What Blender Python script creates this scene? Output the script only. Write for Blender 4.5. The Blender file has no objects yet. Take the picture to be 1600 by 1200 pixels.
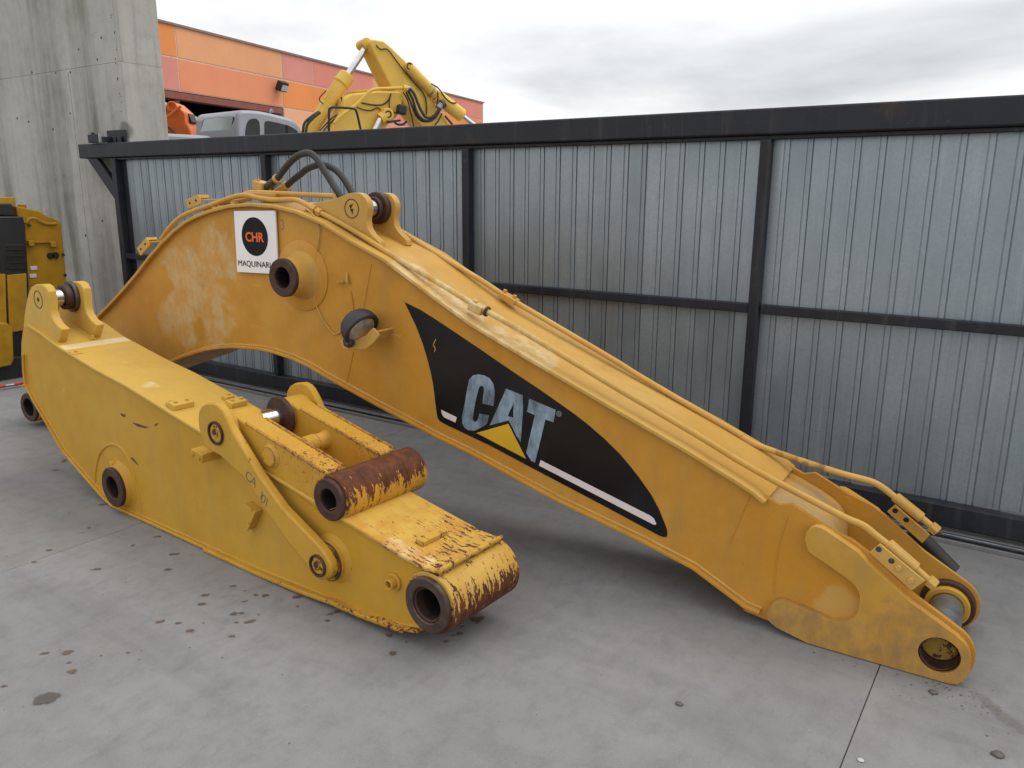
import bpy, bmesh, math, random
from mathutils import Vector, Matrix
from mathutils.geometry import tessellate_polygon
random.seed(7)
SC = bpy.context.scene
COL = SC.collection
R = math.radians

# ------------------------------------------------------------------ camera
cam = bpy.data.cameras.new('camera')
cam.sensor_width = 36.0
cam.lens = 27.99
cam.clip_start = 0.05
cam.clip_end = 2000
camo = bpy.data.objects.new('camera', cam)
COL.objects.link(camo)
_a, _p, _r = R(33.9), R(13.5), R(0.33)
fw = Vector((-math.sin(_a) * math.cos(_p), math.cos(_a) * math.cos(_p), -math.sin(_p)))
rt = Vector((math.cos(_a), math.sin(_a), 0))
up = rt.cross(fw)
rt2 = rt * math.cos(_r) + up * math.sin(_r)
up2 = -rt * math.sin(_r) + up * math.cos(_r)
m = Matrix((rt2, up2, -fw)).transposed().to_4x4()
m.translation = Vector((0, 0, 1.65))
camo.matrix_world = m
SC.camera = camo

# ------------------------------------------------------------------ sky, sun, exposure
world = bpy.data.worlds.new('World')
SC.world = world
world.use_nodes = True
wn, wl = world.node_tree.nodes, world.node_tree.links
wn.clear()
wout = wn.new('ShaderNodeOutputWorld')
sky = wn.new('ShaderNodeTexSky')
sky.sky_type = 'NISHITA'
sky.sun_disc = False
sky.sun_elevation = R(55)
sky.sun_rotation = R(41)
sky.air_density = 1.2
sky.dust_density = 3.0
bg_sky = wn.new('ShaderNodeBackground')
bg_sky.inputs['Strength'].default_value = 0.10
wl.new(sky.outputs[0], bg_sky.inputs['Color'])
# cloud deck: white overcast with greyer banks, laid out by direction (flattened towards the horizon)
tc = wn.new('ShaderNodeTexCoord')
sep = wn.new('ShaderNodeSeparateXYZ')
wl.new(tc.outputs['Generated'], sep.inputs[0])
zz = wn.new('ShaderNodeMath'); zz.operation = 'MAXIMUM'; zz.inputs[1].default_value = 0.0
wl.new(sep.outputs['Z'], zz.inputs[0])
za = wn.new('ShaderNodeMath'); za.operation = 'ADD'; za.inputs[1].default_value = 0.22
wl.new(zz.outputs[0], za.inputs[0])
comb = wn.new('ShaderNodeCombineXYZ')
for i, ax in enumerate('XY'):
    d = wn.new('ShaderNodeMath'); d.operation = 'DIVIDE'
    wl.new(sep.outputs[ax], d.inputs[0]); wl.new(za.outputs[0], d.inputs[1])
    wl.new(d.outputs[0], comb.inputs[i])
cn = wn.new('ShaderNodeTexNoise')
cn.inputs['Scale'].default_value = 0.62; cn.inputs['Detail'].default_value = 7.0
cn.inputs['Roughness'].default_value = 0.52; cn.inputs['Distortion'].default_value = 0.35
mp = wn.new('ShaderNodeMapping'); mp.inputs['Location'].default_value = (2.9, 3.3, 9.0)
wl.new(comb.outputs[0], mp.inputs[0]); wl.new(mp.outputs[0], cn.inputs['Vector'])
cr = wn.new('ShaderNodeValToRGB')
cr.color_ramp.elements[0].position = 0.27; cr.color_ramp.elements[0].color = (0.68, 0.705, 0.74, 1)
cr.color_ramp.elements[1].position = 0.455; cr.color_ramp.elements[1].color = (1.22, 1.225, 1.24, 1)
wl.new(cn.outputs['Fac'], cr.inputs[0])
bg_cloud = wn.new('ShaderNodeBackground')
# an overcast sky is brighter overhead than at the horizon
zs = wn.new('ShaderNodeMath'); zs.operation = 'MULTIPLY_ADD'; zs.inputs[1].default_value = 0.42; zs.inputs[2].default_value = 0.99
wl.new(zz.outputs[0], zs.inputs[0]); wl.new(zs.outputs[0], bg_cloud.inputs['Strength'])
wl.new(cr.outputs[0], bg_cloud.inputs['Color'])
mixw = wn.new('ShaderNodeMixShader')
mixw.inputs[0].default_value = 0.88
wl.new(bg_sky.outputs[0], mixw.inputs[1]); wl.new(bg_cloud.outputs[0], mixw.inputs[2])
wl.new(mixw.outputs[0], wout.inputs['Surface'])

sun = bpy.data.lights.new('sun', 'SUN')
sun.energy = 1.2
sun.angle = R(38)
sun.color = (1.0, 0.96, 0.90)
suno = bpy.data.objects.new('sun', sun)
COL.objects.link(suno)
suno.rotation_euler = Vector((-0.36, -0.42, -0.83)).to_track_quat('-Z', 'Y').to_euler()

SC.view_settings.view_transform = 'Standard'
SC.view_settings.look = 'None'
SC.view_settings.gamma = 1.0
SC.view_settings.exposure = -0.16
SC.view_settings.use_curve_mapping = False

# ------------------------------------------------------------------ node helpers
class NT:
    def __init__(s, name):
        s.m = bpy.data.materials.new(name)
        s.m.use_nodes = True
        s.n, s.l = s.m.node_tree.nodes, s.m.node_tree.links
        s.b = s.n['Principled BSDF']
        s.out = s.n['Material Output']
        s.tc = s.n.new('ShaderNodeTexCoord')
    def put(s, v, sock):
        if isinstance(v, bpy.types.NodeSocket): s.l.new(v, sock)
        elif hasattr(sock.default_value, '__len__') and len(sock.default_value) == 4 and len(v) == 3: sock.default_value = (*v, 1)
        else: sock.default_value = v
    def math(s, op, a, b=None, c=None, clamp=False):
        n = s.n.new('ShaderNodeMath'); n.operation = op; n.use_clamp = clamp
        for i, v in enumerate((a, b, c)):
            if v is not None: s.put(v, n.inputs[i])
        return n.outputs[0]
    def noise(s, scale, detail=4, rough=0.55, vec=None, stretch=None, loc=(0, 0, 0), dist=0.0, coord='Object', rot=(0, 0, 0)):
        n = s.n.new('ShaderNodeTexNoise')
        n.inputs['Scale'].default_value = scale; n.inputs['Detail'].default_value = detail
        n.inputs['Roughness'].default_value = rough; n.inputs['Distortion'].default_value = dist
        v = vec or s.tc.outputs[coord]
        p = s.n.new('ShaderNodeMapping')
        p.inputs['Location'].default_value = loc; p.inputs['Rotation'].default_value = rot
        p.inputs['Scale'].default_value = stretch or (1, 1, 1)
        s.l.new(v, p.inputs[0]); s.l.new(p.outputs[0], n.inputs['Vector'])
        return n.outputs['Fac']
    def ramp(s, v, a, b, lo=0.0, hi=1.0, smooth=False):
        n = s.n.new('ShaderNodeMapRange'); n.clamp = True
        if smooth: n.interpolation_type = 'SMOOTHSTEP'
        s.put(v, n.inputs['Value'])
        n.inputs['From Min'].default_value = a; n.inputs['From Max'].default_value = b
        n.inputs['To Min'].default_value = lo; n.inputs['To Max'].default_value = hi
        return n.outputs['Result']
    def mix(s, f, a, b, mode='MIX'):
        n = s.n.new('ShaderNodeMix'); n.data_type = 'RGBA'; n.blend_type = mode
        s.put(f, n.inputs[0]); s.put(a, n.inputs[6]); s.put(b, n.inputs[7])
        return n.outputs[2]
    def near(s, p, r, k=0.0, nz=None):
        # 1 inside a ball round p, 0 outside, its rim disturbed by a noise
        v = s.n.new('ShaderNodeVectorMath'); v.operation = 'DISTANCE'
        s.l.new(s.tc.outputs['Object'], v.inputs[0]); v.inputs[1].default_value = p
        d = s.math('DIVIDE', v.outputs['Value'], r * 1.15)
        if nz is not None: d = s.math('ADD', d, s.math('MULTIPLY', s.math('SUBTRACT', nz, 0.5), k))
        return s.ramp(d, 1.05, 0.62, smooth=True)
    def bump(s, h, strength=0.3, dist=0.01):
        n = s.n.new('ShaderNodeBump'); n.inputs['Strength'].default_value = strength; n.inputs['Distance'].default_value = dist
        s.put(h, n.inputs['Height']); s.l.new(n.outputs[0], s.b.inputs['Normal'])
    def set(s, col=None, rough=None, metal=None, spec=None):
        if col is not None: s.put(col, s.b.inputs['Base Color'])
        if rough is not None: s.put(rough, s.b.inputs['Roughness'])
        if metal is not None: s.put(metal, s.b.inputs['Metallic'])
        if spec is not None: s.put(spec, s.b.inputs['Specular IOR Level'])
        return s.m

def plain(name, col, rough=0.5, metal=0.0, var=0.15, scale=6, spec=0.5):
    t = NT(name)
    n = t.noise(scale, 5, 0.6)
    c = t.mix(t.ramp(n, 0.3, 0.7), tuple(x * (1 - var) for x in col), tuple(min(1, x * (1 + var)) for x in col))
    t.bump(t.noise(scale * 12, 3), 0.08, 0.003)
    return t.set(c, rough, metal, spec)

RUST = (0.070, 0.026, 0.015)
def paint(name, base, faded, chips=0.0, edge=1.0, grad=None, streak=None, patches=(), rough=0.46, dirt=0.35, seed=0.0, orange=0.5, patch_col=(0.55, 0.42, 0.20), fs=62, glim=(-0.22, 0.22), er=0.010, amp=1.7, patch_max=0.9):
    """weathered machine enamel: fading, grime, chipped edges and rust showing through"""
    t = NT(name)
    big = t.noise(1.7, 5, 0.6, loc=(seed, 0, 0))
    mid = t.noise(7, 6, 0.62, loc=(0, seed, 0))
    fine = t.math('ADD', t.math('MULTIPLY', t.math('SUBTRACT', t.noise(fs, 7, 0.70, loc=(seed, seed, 0)), 0.5), amp), 0.5)
    c = t.mix(t.ramp(big, 0.35, 0.68), base, faded)
    c = t.mix(t.math('MULTIPLY', t.ramp(mid, 0.45, 0.75), dirt), c, tuple(x * 0.62 for x in base))
    run = t.noise(9, 4, 0.6, stretch=(1.0, 1.0, 0.10), loc=(0, 0, seed))
    c = t.mix(t.math('MULTIPLY', t.ramp(run, 0.52, 0.74), dirt * 0.6), c, (0.26, 0.19, 0.10))
    if patches:
        pn = t.noise(8.0, 8, 0.66, loc=(2, 0, seed), dist=0.3)
        sof = t.ramp(t.noise(16, 8, 0.72, stretch=(1, 1, .6)), 0.36, 0.64, 0.05, patch_max)
        groups = {}
        for q in patches: groups.setdefault(q[2] if len(q) > 2 else None, []).append(q)
        for pc, ps in groups.items():
            pm = None
            for q in ps:
                k = t.near(q[0], q[1], 2.2, pn)
                pm = k if pm is None else t.math('MAXIMUM', pm, k)
            c = t.mix(t.math('MULTIPLY', pm, sof if pc is None else 0.8), c, pc or patch_col)
    bv = t.n.new('ShaderNodeBevel'); bv.samples = 4; bv.inputs['Radius'].default_value = er
    ge = t.n.new('ShaderNodeNewGeometry')
    dt = t.n.new('ShaderNodeVectorMath'); dt.operation = 'DOT_PRODUCT'
    t.l.new(bv.outputs[0], dt.inputs[0]); t.l.new(ge.outputs['Normal'], dt.inputs[1])
    e = t.ramp(dt.outputs['Value'], 0.995, 0.80)
    lump = t.math('ADD', t.math('MULTIPLY', t.math('SUBTRACT', t.noise(4.5, 4, 0.6, loc=(0, 3, seed)), 0.5), 1.4), 0.5)
    v = t.math('ADD', t.math('MULTIPLY', fine, 0.62), t.math('MULTIPLY', lump, 0.38))
    if streak:
        sn = t.math('ADD', t.math('MULTIPLY', t.math('SUBTRACT', t.noise(fs * 1.1, 7, 0.70, stretch=streak, loc=(seed, 2, 1)), 0.5), amp * 1.2), 0.5)
        v = t.math('ADD', t.math('MULTIPLY', v, 0.45), t.math('MULTIPLY', sn, 0.55))
    v = t.math('ADD', v, t.math('MULTIPLY', e, 0.17 * edge))
    v = t.math('ADD', v, chips)
    if grad:
        gp, gd, ga = grad      # origin, direction, amount per metre
        vm = t.n.new('ShaderNodeVectorMath'); vm.operation = 'SUBTRACT'
        t.l.new(t.tc.outputs['Object'], vm.inputs[0]); vm.inputs[1].default_value = gp
        vd = t.n.new('ShaderNodeVectorMath'); vd.operation = 'DOT_PRODUCT'
        t.l.new(vm.outputs[0], vd.inputs[0]); vd.inputs[1].default_value = gd
        gt = t.math('MULTIPLY', vd.outputs['Value'], ga)
        v = t.math('ADD', v, t.ramp(gt, -1, 1, glim[0], glim[1]))
        st = t.math('MULTIPLY', t.ramp(gt, -1.0, 0.3), t.ramp(t.noise(11, 6, 0.65, loc=(seed, 5, 1)), 0.40, 0.62))
        c = t.mix(t.math('MULTIPLY', st, orange * 0.75), c, (0.46, 0.17, 0.018))
    sp = t.noise(150, 2, 0.5, loc=(seed, 1, 2))
    c = t.mix(t.math('MULTIPLY', t.ramp(sp, 0.72, 0.76), 0.55), c, (0.10, 0.055, 0.025))
    sr = t.noise(7, 2, 0.5, stretch=(0.25, 1, 2.5), rot=(0, 0.6, 0), loc=(1, seed, 0))
    sm = t.math('MULTIPLY', t.ramp(t.math('ABSOLUTE', t.math('SUBTRACT', sr, 0.5)), 0.0035, 0.001), t.ramp(t.noise(3, 3, 0.5, loc=(seed, 4, 4)), 0.55, 0.66))
    c = t.mix(t.math('MULTIPLY', sm, 0.45), c, tuple(min(1, x * 1.35 + .04) for x in faded))
    halo = t.ramp(v, 0.60, 0.72)
    c = t.mix(t.math('MULTIPLY', halo, orange), c, (0.42, 0.15, 0.02))
    # pale undercoat rim, then bare rusty steel
    c = t.mix(t.math('MULTIPLY', t.ramp(v, 0.668, 0.675), t.ramp(v, 0.69, 0.684)), c, tuple(min(1, x * 1.25 + .05) for x in faded))
    rust = t.ramp(v, 0.684, 0.692)
    rc = t.mix(t.ramp(t.noise(24, 5, 0.6), 0.35, 0.7), RUST, (0.155, 0.050, 0.018))
    c = t.mix(rust, c, rc)
    t.bump(t.math('ADD', t.math('MULTIPLY', rust, -1.0), t.math('MULTIPLY', t.noise(70, 3, 0.6), 0.35)), 0.35, 0.002)
    return t.set(c, t.math('ADD', t.math('ADD', rough - 0.08, t.math('MULTIPLY', mid, 0.18)), t.math('MULTIPLY', rust, 0.2)), 0.0, 0.20)

M = {}
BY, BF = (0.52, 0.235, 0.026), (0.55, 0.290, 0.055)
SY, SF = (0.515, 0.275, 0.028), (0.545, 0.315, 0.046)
hump = [(-4.053,0.03,1.195),(-3.985,0.03,1.063),(-3.878,0.03,1.096),(-4.148,0.03,0.945),(-3.705,0.03,1.302),(-3.818,0.03,1.046),(-4.075,0.03,0.838),(-3.815,0.03,0.844),(-3.75,0.03,0.924)]
fork_patch = [(-0.382,0.03,0.2),(-0.356,0.03,0.168),(-0.399,0.03,0.142)]
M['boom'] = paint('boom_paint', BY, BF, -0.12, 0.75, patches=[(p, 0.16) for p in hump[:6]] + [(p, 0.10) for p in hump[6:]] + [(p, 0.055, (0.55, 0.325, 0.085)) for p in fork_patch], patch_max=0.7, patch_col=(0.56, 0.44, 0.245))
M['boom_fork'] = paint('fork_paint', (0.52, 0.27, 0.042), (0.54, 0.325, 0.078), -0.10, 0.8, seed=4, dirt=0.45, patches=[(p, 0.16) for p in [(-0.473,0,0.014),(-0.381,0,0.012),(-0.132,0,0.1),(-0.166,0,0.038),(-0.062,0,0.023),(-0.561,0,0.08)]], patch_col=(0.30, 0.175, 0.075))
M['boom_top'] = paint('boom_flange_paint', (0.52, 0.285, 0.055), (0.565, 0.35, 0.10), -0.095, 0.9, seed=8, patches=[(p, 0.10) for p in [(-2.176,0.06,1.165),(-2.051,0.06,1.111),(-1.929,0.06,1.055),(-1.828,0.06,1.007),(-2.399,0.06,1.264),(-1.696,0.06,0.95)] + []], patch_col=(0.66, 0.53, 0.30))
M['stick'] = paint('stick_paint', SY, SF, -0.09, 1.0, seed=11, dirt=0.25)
M['stick_top'] = paint('stick_top_paint', (0.58, 0.355, 0.06), (0.60, 0.385, 0.085), 0.02, 1.2, seed=13, dirt=0.2, patches=[(p, 0.045) for p in [(-1.074,0.1,0.802),(-1.058,0.1,0.765),(-1.029,0.1,0.73)] + [(0.702,0.03,0.372),(0.784,0.03,0.357),(0.863,0.03,0.343)]], patch_col=(0.74, 0.60, 0.33), grad=((0.55, 0, .4), (1, 0, 0), 1.6), streak=(0.25, 1.0, 0.4), orange=0.75)  # the first three pale spots paint a glossy reflection onto the plate
M['dusty'] = paint('dusty_closing_plate', (0.50, 0.27, 0.05), (0.53, 0.33, 0.095), -0.06, 0.6, seed=37, dirt=0.6, patches=[((-.60, .16, .49), .13), ((-.52, .30, .44), .15), ((-.47, .22, .38), .12)], patch_col=(0.33, 0.235, 0.135))
M['stick_low'] = paint('stick_keel_paint', SY, SF, -0.01, 1.2, seed=15, dirt=0.6, grad=((.25, 0, .05), (1, 0, 0), 1.6), glim=(-.10, .16))
M['link'] = paint('link_paint', (0.53, 0.295, 0.036), SF, -0.02, 2.3, seed=17, dirt=0.25, orange=0.85, grad=((0.25, 0, .56), (1, 0, 0.9), 5.0), glim=(-.05, .19), er=0.014, amp=2.1)
M['tube_end'] = paint('worn_tube_paint', SY, (0.60, 0.39, 0.10), 0.115, 1.2, seed=19, streak=(0.16, 0.8, 0.16), grad=((0.955, 0, 0.182), (0.45, 0, -1.0), 10.0), glim=(-.095, .44), orange=0.2, fs=70, amp=2.7)
M['tube_link'] = paint('scraped_tube_paint', (0.56, 0.29, 0.03), SF, 0.125, 1.0, seed=23, streak=(0.16, 0.7, 0.16), grad=((0.39, 0, 0.496), (-0.25, 0, 1.0), 15.0), glim=(-.085, .46), orange=1.0, fs=66, amp=2.7)
M['pin_head'] = paint('rubbed_pin_paint', (0.50, 0.27, 0.03), SF, 0.10, 1.6, seed=47, orange=0.9, fs=45, amp=2.2)
M['pin_end'] = paint('greasy_pin_paint', (0.36, 0.23, 0.03), (0.42, 0.28, 0.05), 0.09, 1.0, seed=43, dirt=0.9, orange=0.3, fs=40)
M['old'] = paint('old_engine_paint', (0.40, 0.205, 0.012), (0.45, 0.25, 0.02), -0.03, 1.3, seed=29, dirt=0.7)
M['exc'] = paint('excavator_paint', (0.78, 0.49, 0.085), (0.80, 0.53, 0.12), -0.2, 0.3, seed=31, dirt=0.2)
M['rust'] = plain('rusty_steel', (0.060, 0.028, 0.020), 0.62, 0.25, 0.4, 20)
M['dark_steel'] = plain('worn_bearing_steel', (0.10, 0.085, 0.075), 0.45, 0.7, 0.35, 22)
M['brown_steel'] = plain('brown_bearing_steel', (0.085, 0.055, 0.042), 0.5, 0.45, 0.4, 25)
M['bore'] = plain('dark_bore', (0.018, 0.014, 0.012), 0.6, 0.2, 0.3, 30)  # near-black: the shade inside holes is put into this colour
M['chrome'] = plain('bright_pin_steel', (0.62, 0.62, 0.62), 0.16, 1.0, 0.15, 18)
M['pin_grey'] = plain('dull_pin_steel', (0.30, 0.31, 0.32), 0.38, 0.85, 0.25, 14)
M['rubber'] = plain('hose_rubber', (0.030, 0.029, 0.028), 0.58, 0.0, 0.35, 9)
M['hose'] = M['rubber']
M['lens'] = plain('dusty_lamp_glass', (0.48, 0.45, 0.40), 0.12, 0.55, 0.4, 9)
M['white'] = plain('white_board', (0.80, 0.80, 0.79), 0.45, 0, 0.05, 5)
M['black_print'] = plain('black_print', (0.006, 0.006, 0.007), 0.5, 0, 0.2, 6, 0.2)
M['orange_print'] = plain('orange_print', (0.80, 0.13, 0.02), 0.5, 0, 0.05)
M['decal_yellow'] = plain('decal_yellow', (0.64, 0.38, 0.02), 0.45, 0, 0.08)
M['decal_white'] = plain('decal_stripe', (0.70, 0.62, 0.60), 0.5, 0, 0.06)
M['marker'] = plain('marker_ink', (0.10, 0.10, 0.11), 0.6, 0, 0.3, 60)
M['chalk'] = plain('faint_chalk', (0.27, 0.17, 0.075), 0.7, 0, 0.4, 60)
M['scrape'] = plain('scraped_rust', (0.13, 0.048, 0.018), 0.7, 0, 0.5, 60)
M['frame'] = None
M['glass'] = plain('cab_glass', (0.42, 0.50, 0.50), 0.08, 0.0, 0.15, 2, 0.9)  # pale teal base colour carries the reflections in the pane
M['dark_glass'] = plain('dark_cab_glass', (0.022, 0.025, 0.026), 0.07, 0.0, 0.3, 2, 0.35)
M['cab'] = plain('cab_grey', (0.33, 0.345, 0.38), 0.38, 0.0, 0.12, 2)
M['black'] = plain('black_plastic', (0.015, 0.015, 0.016), 0.5)
M['orange'] = plain('orange_enamel', (0.68, 0.14, 0.015), 0.42, 0, 0.1, 3)
M['red'] = plain('red_rod', (0.50, 0.03, 0.04), 0.5)

def mat_decal():
    t = NT('black_vinyl'); t.b.inputs['Specular IOR Level'].default_value = 0.3
    n = t.noise(30, 6, 0.7); w = t.noise(3, 5, 0.6)
    c = t.mix(t.ramp(w, 0.45, 0.8), (0.006, 0.006, 0.007), (0.014, 0.014, 0.015))
    c = t.mix(t.ramp(n, 0.73, 0.75), c, (0.45, 0.26, 0.05))
    t.bump(t.noise(5, 3), 0.05, 0.01)
    return t.set(c, t.ramp(w, 0.3, 0.7, 0.30, 0.48))
M['decal'] = mat_decal()
def mat_letters():
    t = NT('worn_blue_letters')
    a = t.noise(14, 7, 0.72, stretch=(1.6, 1, 0.6), rot=(0, 0.5, 0)); b = t.noise(4, 4, 0.6)
    v = t.math('ADD', t.math('MULTIPLY', a, 0.6), t.math('MULTIPLY', b, 0.4))
    c = t.mix(t.ramp(v, 0.38, 0.60), (0.060, 0.085, 0.11), (0.275, 0.375, 0.465))
    return t.set(c, 0.55)
M['letters'] = mat_letters()
def mat_frame():
    t = NT('black_gate_paint')
    a = t.noise(2.5, 6, 0.65); d = t.noise(18, 6, 0.7); r = t.noise(1.3, 7, 0.7, loc=(3, 1, 2))
    c = t.mix(t.ramp(a, 0.35, 0.7), (0.011, 0.0125, 0.017), (0.021, 0.023, 0.029))
    run = t.noise(14, 4, 0.6, stretch=(1, 1, 0.08))
    c = t.mix(t.math('MULTIPLY', t.ramp(run, 0.55, 0.72), 0.35), c, (0.075, 0.072, 0.068))
    c = t.mix(t.math('MULTIPLY', t.ramp(d, 0.6, 0.72), 0.5), c, (0.075, 0.068, 0.060))
    c = t.mix(t.math('MULTIPLY', t.ramp(r, 0.60, 0.70), 0.7), c, (0.070, 0.042, 0.026))
    t.bump(d, 0.1, 0.003)
    return t.set(c, t.ramp(a, 0.3, 0.7, 0.45, 0.62), 0, 0.35)
M['frame'] = mat_frame()
def mat_galv(k):
    t = NT('galvanised_sheet')
    oi = t.n.new('ShaderNodeObjectInfo'); sc_ = t.n.new('ShaderNodeVectorMath'); sc_.operation = 'SCALE'
    cb = t.n.new('ShaderNodeCombineXYZ'); ad = t.n.new('ShaderNodeVectorMath'); ad.operation = 'ADD'
    t.l.new(oi.outputs['Random'], cb.inputs[0]); t.l.new(oi.outputs['Random'], cb.inputs[2])
    t.l.new(cb.outputs[0], sc_.inputs[0]); sc_.inputs['Scale'].default_value = 40.0
    t.l.new(t.tc.outputs['Object'], ad.inputs[0]); t.l.new(sc_.outputs[0], ad.inputs[1])
    pv = ad.outputs[0]
    vo = t.n.new('ShaderNodeTexVoronoi'); vo.inputs['Scale'].default_value = 85
    t.l.new(pv, vo.inputs['Vector'])
    sp = t.n.new('ShaderNodeSeparateColor'); t.l.new(vo.outputs['Color'], sp.inputs[0])
    fine = t.noise(55, 5, 0.65, loc=(k, 0, 0), vec=pv); big = t.noise(1.8, 5, 0.62, loc=(0, k * 3, k), stretch=(1, 1, 0.7), vec=pv)
    run = t.noise(28, 5, 0.65, stretch=(1, 1, 0.03), loc=(k, k, 0), vec=pv)
    c = t.mix(t.ramp(big, 0.30, 0.72), (0.265 - .03 * k, 0.315 - .03 * k, 0.350 - .03 * k), (0.38, 0.43, 0.462))
    c = t.mix(t.math('MULTIPLY', sp.outputs[0], 0.42), c, (0.25, 0.285, 0.31))
    c = t.mix(t.math('MULTIPLY', t.ramp(run, 0.52, 0.75), 0.42), c, (0.20, 0.21, 0.22))
    c = t.mix(t.math('MULTIPLY', t.ramp(run, 0.40, 0.26), 0.30), c, (0.62, 0.66, 0.68))
    c = t.mix(t.math('MULTIPLY', t.ramp(t.noise(6, 6, 0.7, loc=(1, k, 0), vec=pv), 0.58, 0.8), 0.25), c, (0.19, 0.19, 0.185))
    c = t.mix(t.ramp(oi.outputs['Random'], 0, 1, 0, 0.22), c, (0.26, 0.30, 0.325))
    t.bump(t.math('ADD', t.math('MULTIPLY', fine, 0.5), run), 0.06, 0.002)
    return t.set(c, t.math('ADD', t.math('MULTIPLY', fine, 0.14), t.ramp(big, 0.3, 0.7, 0.34, 0.44)), 0.62)
M['galv'] = [mat_galv(k) for k in range(3)]
def mat_conc(name, c1, c2, c3, streaks, scale=1.0, blot=()):
    t = NT(name)
    a = t.noise(0.9 * scale, 7, 0.66); b = t.noise(9 * scale, 6, 0.68); f = t.noise(90 * scale, 5, 0.7)
    c = t.mix(t.ramp(a, 0.30, 0.70), c1, c2)
    c = t.mix(t.math('MULTIPLY', t.ramp(b, 0.48, 0.78), 0.55), c, c3)
    c = t.mix(t.math('MULTIPLY', t.ramp(f, 0.60, 0.75), 0.35), c, tuple(x * 1.35 for x in c2))
    c = t.mix(t.math('MULTIPLY', t.ramp(t.noise(150 * scale, 4, 0.6), 0.66, 0.72), 0.5), c, tuple(x * 0.45 for x in c1))
    gr_ = t.noise(230 * scale, 3, 0.6)
    c = t.mix(t.ramp(gr_, 0.40, 0.30, 0, .30), c, tuple(x * 0.5 for x in c1)); c = t.mix(t.ramp(gr_, 0.58, 0.68, 0, .35), c, tuple(x * 1.5 for x in c2))
    h = t.math('ADD', t.math('MULTIPLY', b, 0.5), t.math('MULTIPLY', f, 0.35))
    if streaks:
        s1 = t.noise(2.9, 6, 0.62, stretch=(1, 1, 0.05)); s2 = t.noise(13, 4, 0.62, stretch=(1, 1, 0.05), loc=(4, 0, 0))
        fade = t.noise(1.4, 4, 0.6, loc=(0, 0, 5))
        c = t.mix(t.math('MULTIPLY', t.ramp(s1, 0.50, 0.66), t.ramp(fade, 0.30, 0.62, 0.15, 0.80)), c, (0.125, 0.118, 0.10))
        c = t.mix(t.math('MULTIPLY', t.ramp(s2, 0.55, 0.72), 0.40), c, (0.16, 0.152, 0.13))
        c = t.mix(t.math('MULTIPLY', t.ramp(s1, 0.42, 0.30), 0.5), c, (0.50, 0.485, 0.44))
        c = t.mix(t.math('MULTIPLY', t.ramp(t.noise(1.7, 5, 0.6, loc=(2, 0, 7)), 0.60, 0.75), 0.30), c, (0.17, 0.18, 0.08))
    else:
        br = t.noise(40, 4, 0.6, stretch=(1.0, 0.05, 1))
        h = t.math('ADD', h, t.math('MULTIPLY', br, 0.25))
        sw = t.noise(2.2, 6, 0.6, stretch=(0.35, 1.6, 1), rot=(0, 0, 0.5), dist=0.6)
        c = t.mix(t.math('MULTIPLY', t.ramp(sw, 0.50, 0.72), 0.42), c, tuple(x * 0.66 for x in c1))
        c = t.mix(t.math('MULTIPLY', t.ramp(t.noise(14, 7, 0.72, stretch=(1, .45, 1), rot=(0, 0, .4)), 0.50, 0.68), 0.30), c, tuple(x * 0.62 for x in c1))
        c = t.mix(t.math('MULTIPLY', t.ramp(t.noise(46, 5, 0.65), 0.70, 0.74), 0.6), c, (0.50, 0.49, 0.47))
        c = t.mix(t.math('MULTIPLY', t.ramp(t.noise(1.1, 5, 0.6, loc=(7, 2, 0)), 0.55, 0.75), 0.22), c, (0.30, 0.235, 0.18))
    if blot:
        pn = t.noise(5, 5, 0.6)
        for p, r, k in blot:
            c = t.mix(t.math('MULTIPLY', t.near(p, r, 0.9, pn), k), c, (0.035, 0.032, 0.030))
    t.bump(h, 0.22, 0.006)
    return t.set(c, t.ramp(b, 0.3, 0.7, 0.72, 0.88), 0.0, 0.35)
M['yard'] = [mat_conc('yard_concrete', (0.190, 0.188, 0.187), (0.266, 0.264, 0.262), (0.152, 0.147, 0.142), False),
             mat_conc('yard_concrete_warm', (0.196, 0.192, 0.187), (0.272, 0.268, 0.262), (0.157, 0.150, 0.142), False, 1.07)]
M['wall'] = mat_conc('cast_concrete', (0.325, 0.316, 0.288), (0.45, 0.44, 0.40), (0.27, 0.262, 0.238), True, 1.0, blot=[((1.62, -.16, 2.20), .085, .55)])
M['earth'] = mat_conc('joint_dirt', (0.10, 0.092, 0.083), (0.14, 0.13, 0.118), (0.08, 0.072, 0.064), False)
def mat_panel(name, col):
    t = NT(name)
    a = t.noise(0.5, 4, 0.6); s = t.noise(0.9, 4, 0.6, stretch=(1, 1, 0.1))
    c = t.mix(t.ramp(a, 0.3, 0.7), tuple(x * 0.92 for x in col), tuple(min(1, x * 1.06) for x in col))
    c = t.mix(t.math('MULTIPLY', t.ramp(s, 0.55, 0.75), 0.15), c, tuple(x * 0.7 for x in col))
    t.bump(t.noise(12, 4), 0.1, 0.01)
    return t.set(c, 0.7)
PCOL = dict(o=(0.80, 0.27, 0.07), lo=(0.78, 0.36, 0.17), pk=(0.68, 0.26, 0.20), so=(0.79, 0.28, 0.135), pe=(0.79, 0.40, 0.23), pr=(0.70, 0.24, 0.17))
for k, v in PCOL.items(): M['p_' + k] = mat_panel('facade_' + {'o': 'orange', 'lo': 'light_orange', 'pk': 'pink', 'so': 'salmon', 'pe': 'peach', 'pr': 'brick_pink'}[k], v)
M['joint_white'] = plain('pale_joint_filler', (0.62, 0.48, 0.38), 0.7)
M['beam_red'] = plain('oxide_red_steel', (0.24, 0.065, 0.045), 0.6)
M['inside'] = plain('dim_hall_wall', (0.035, 0.022, 0.022), 0.8)
M['roof_edge'] = plain('roof_flashing', (0.22, 0.16, 0.13), 0.5)
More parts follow.
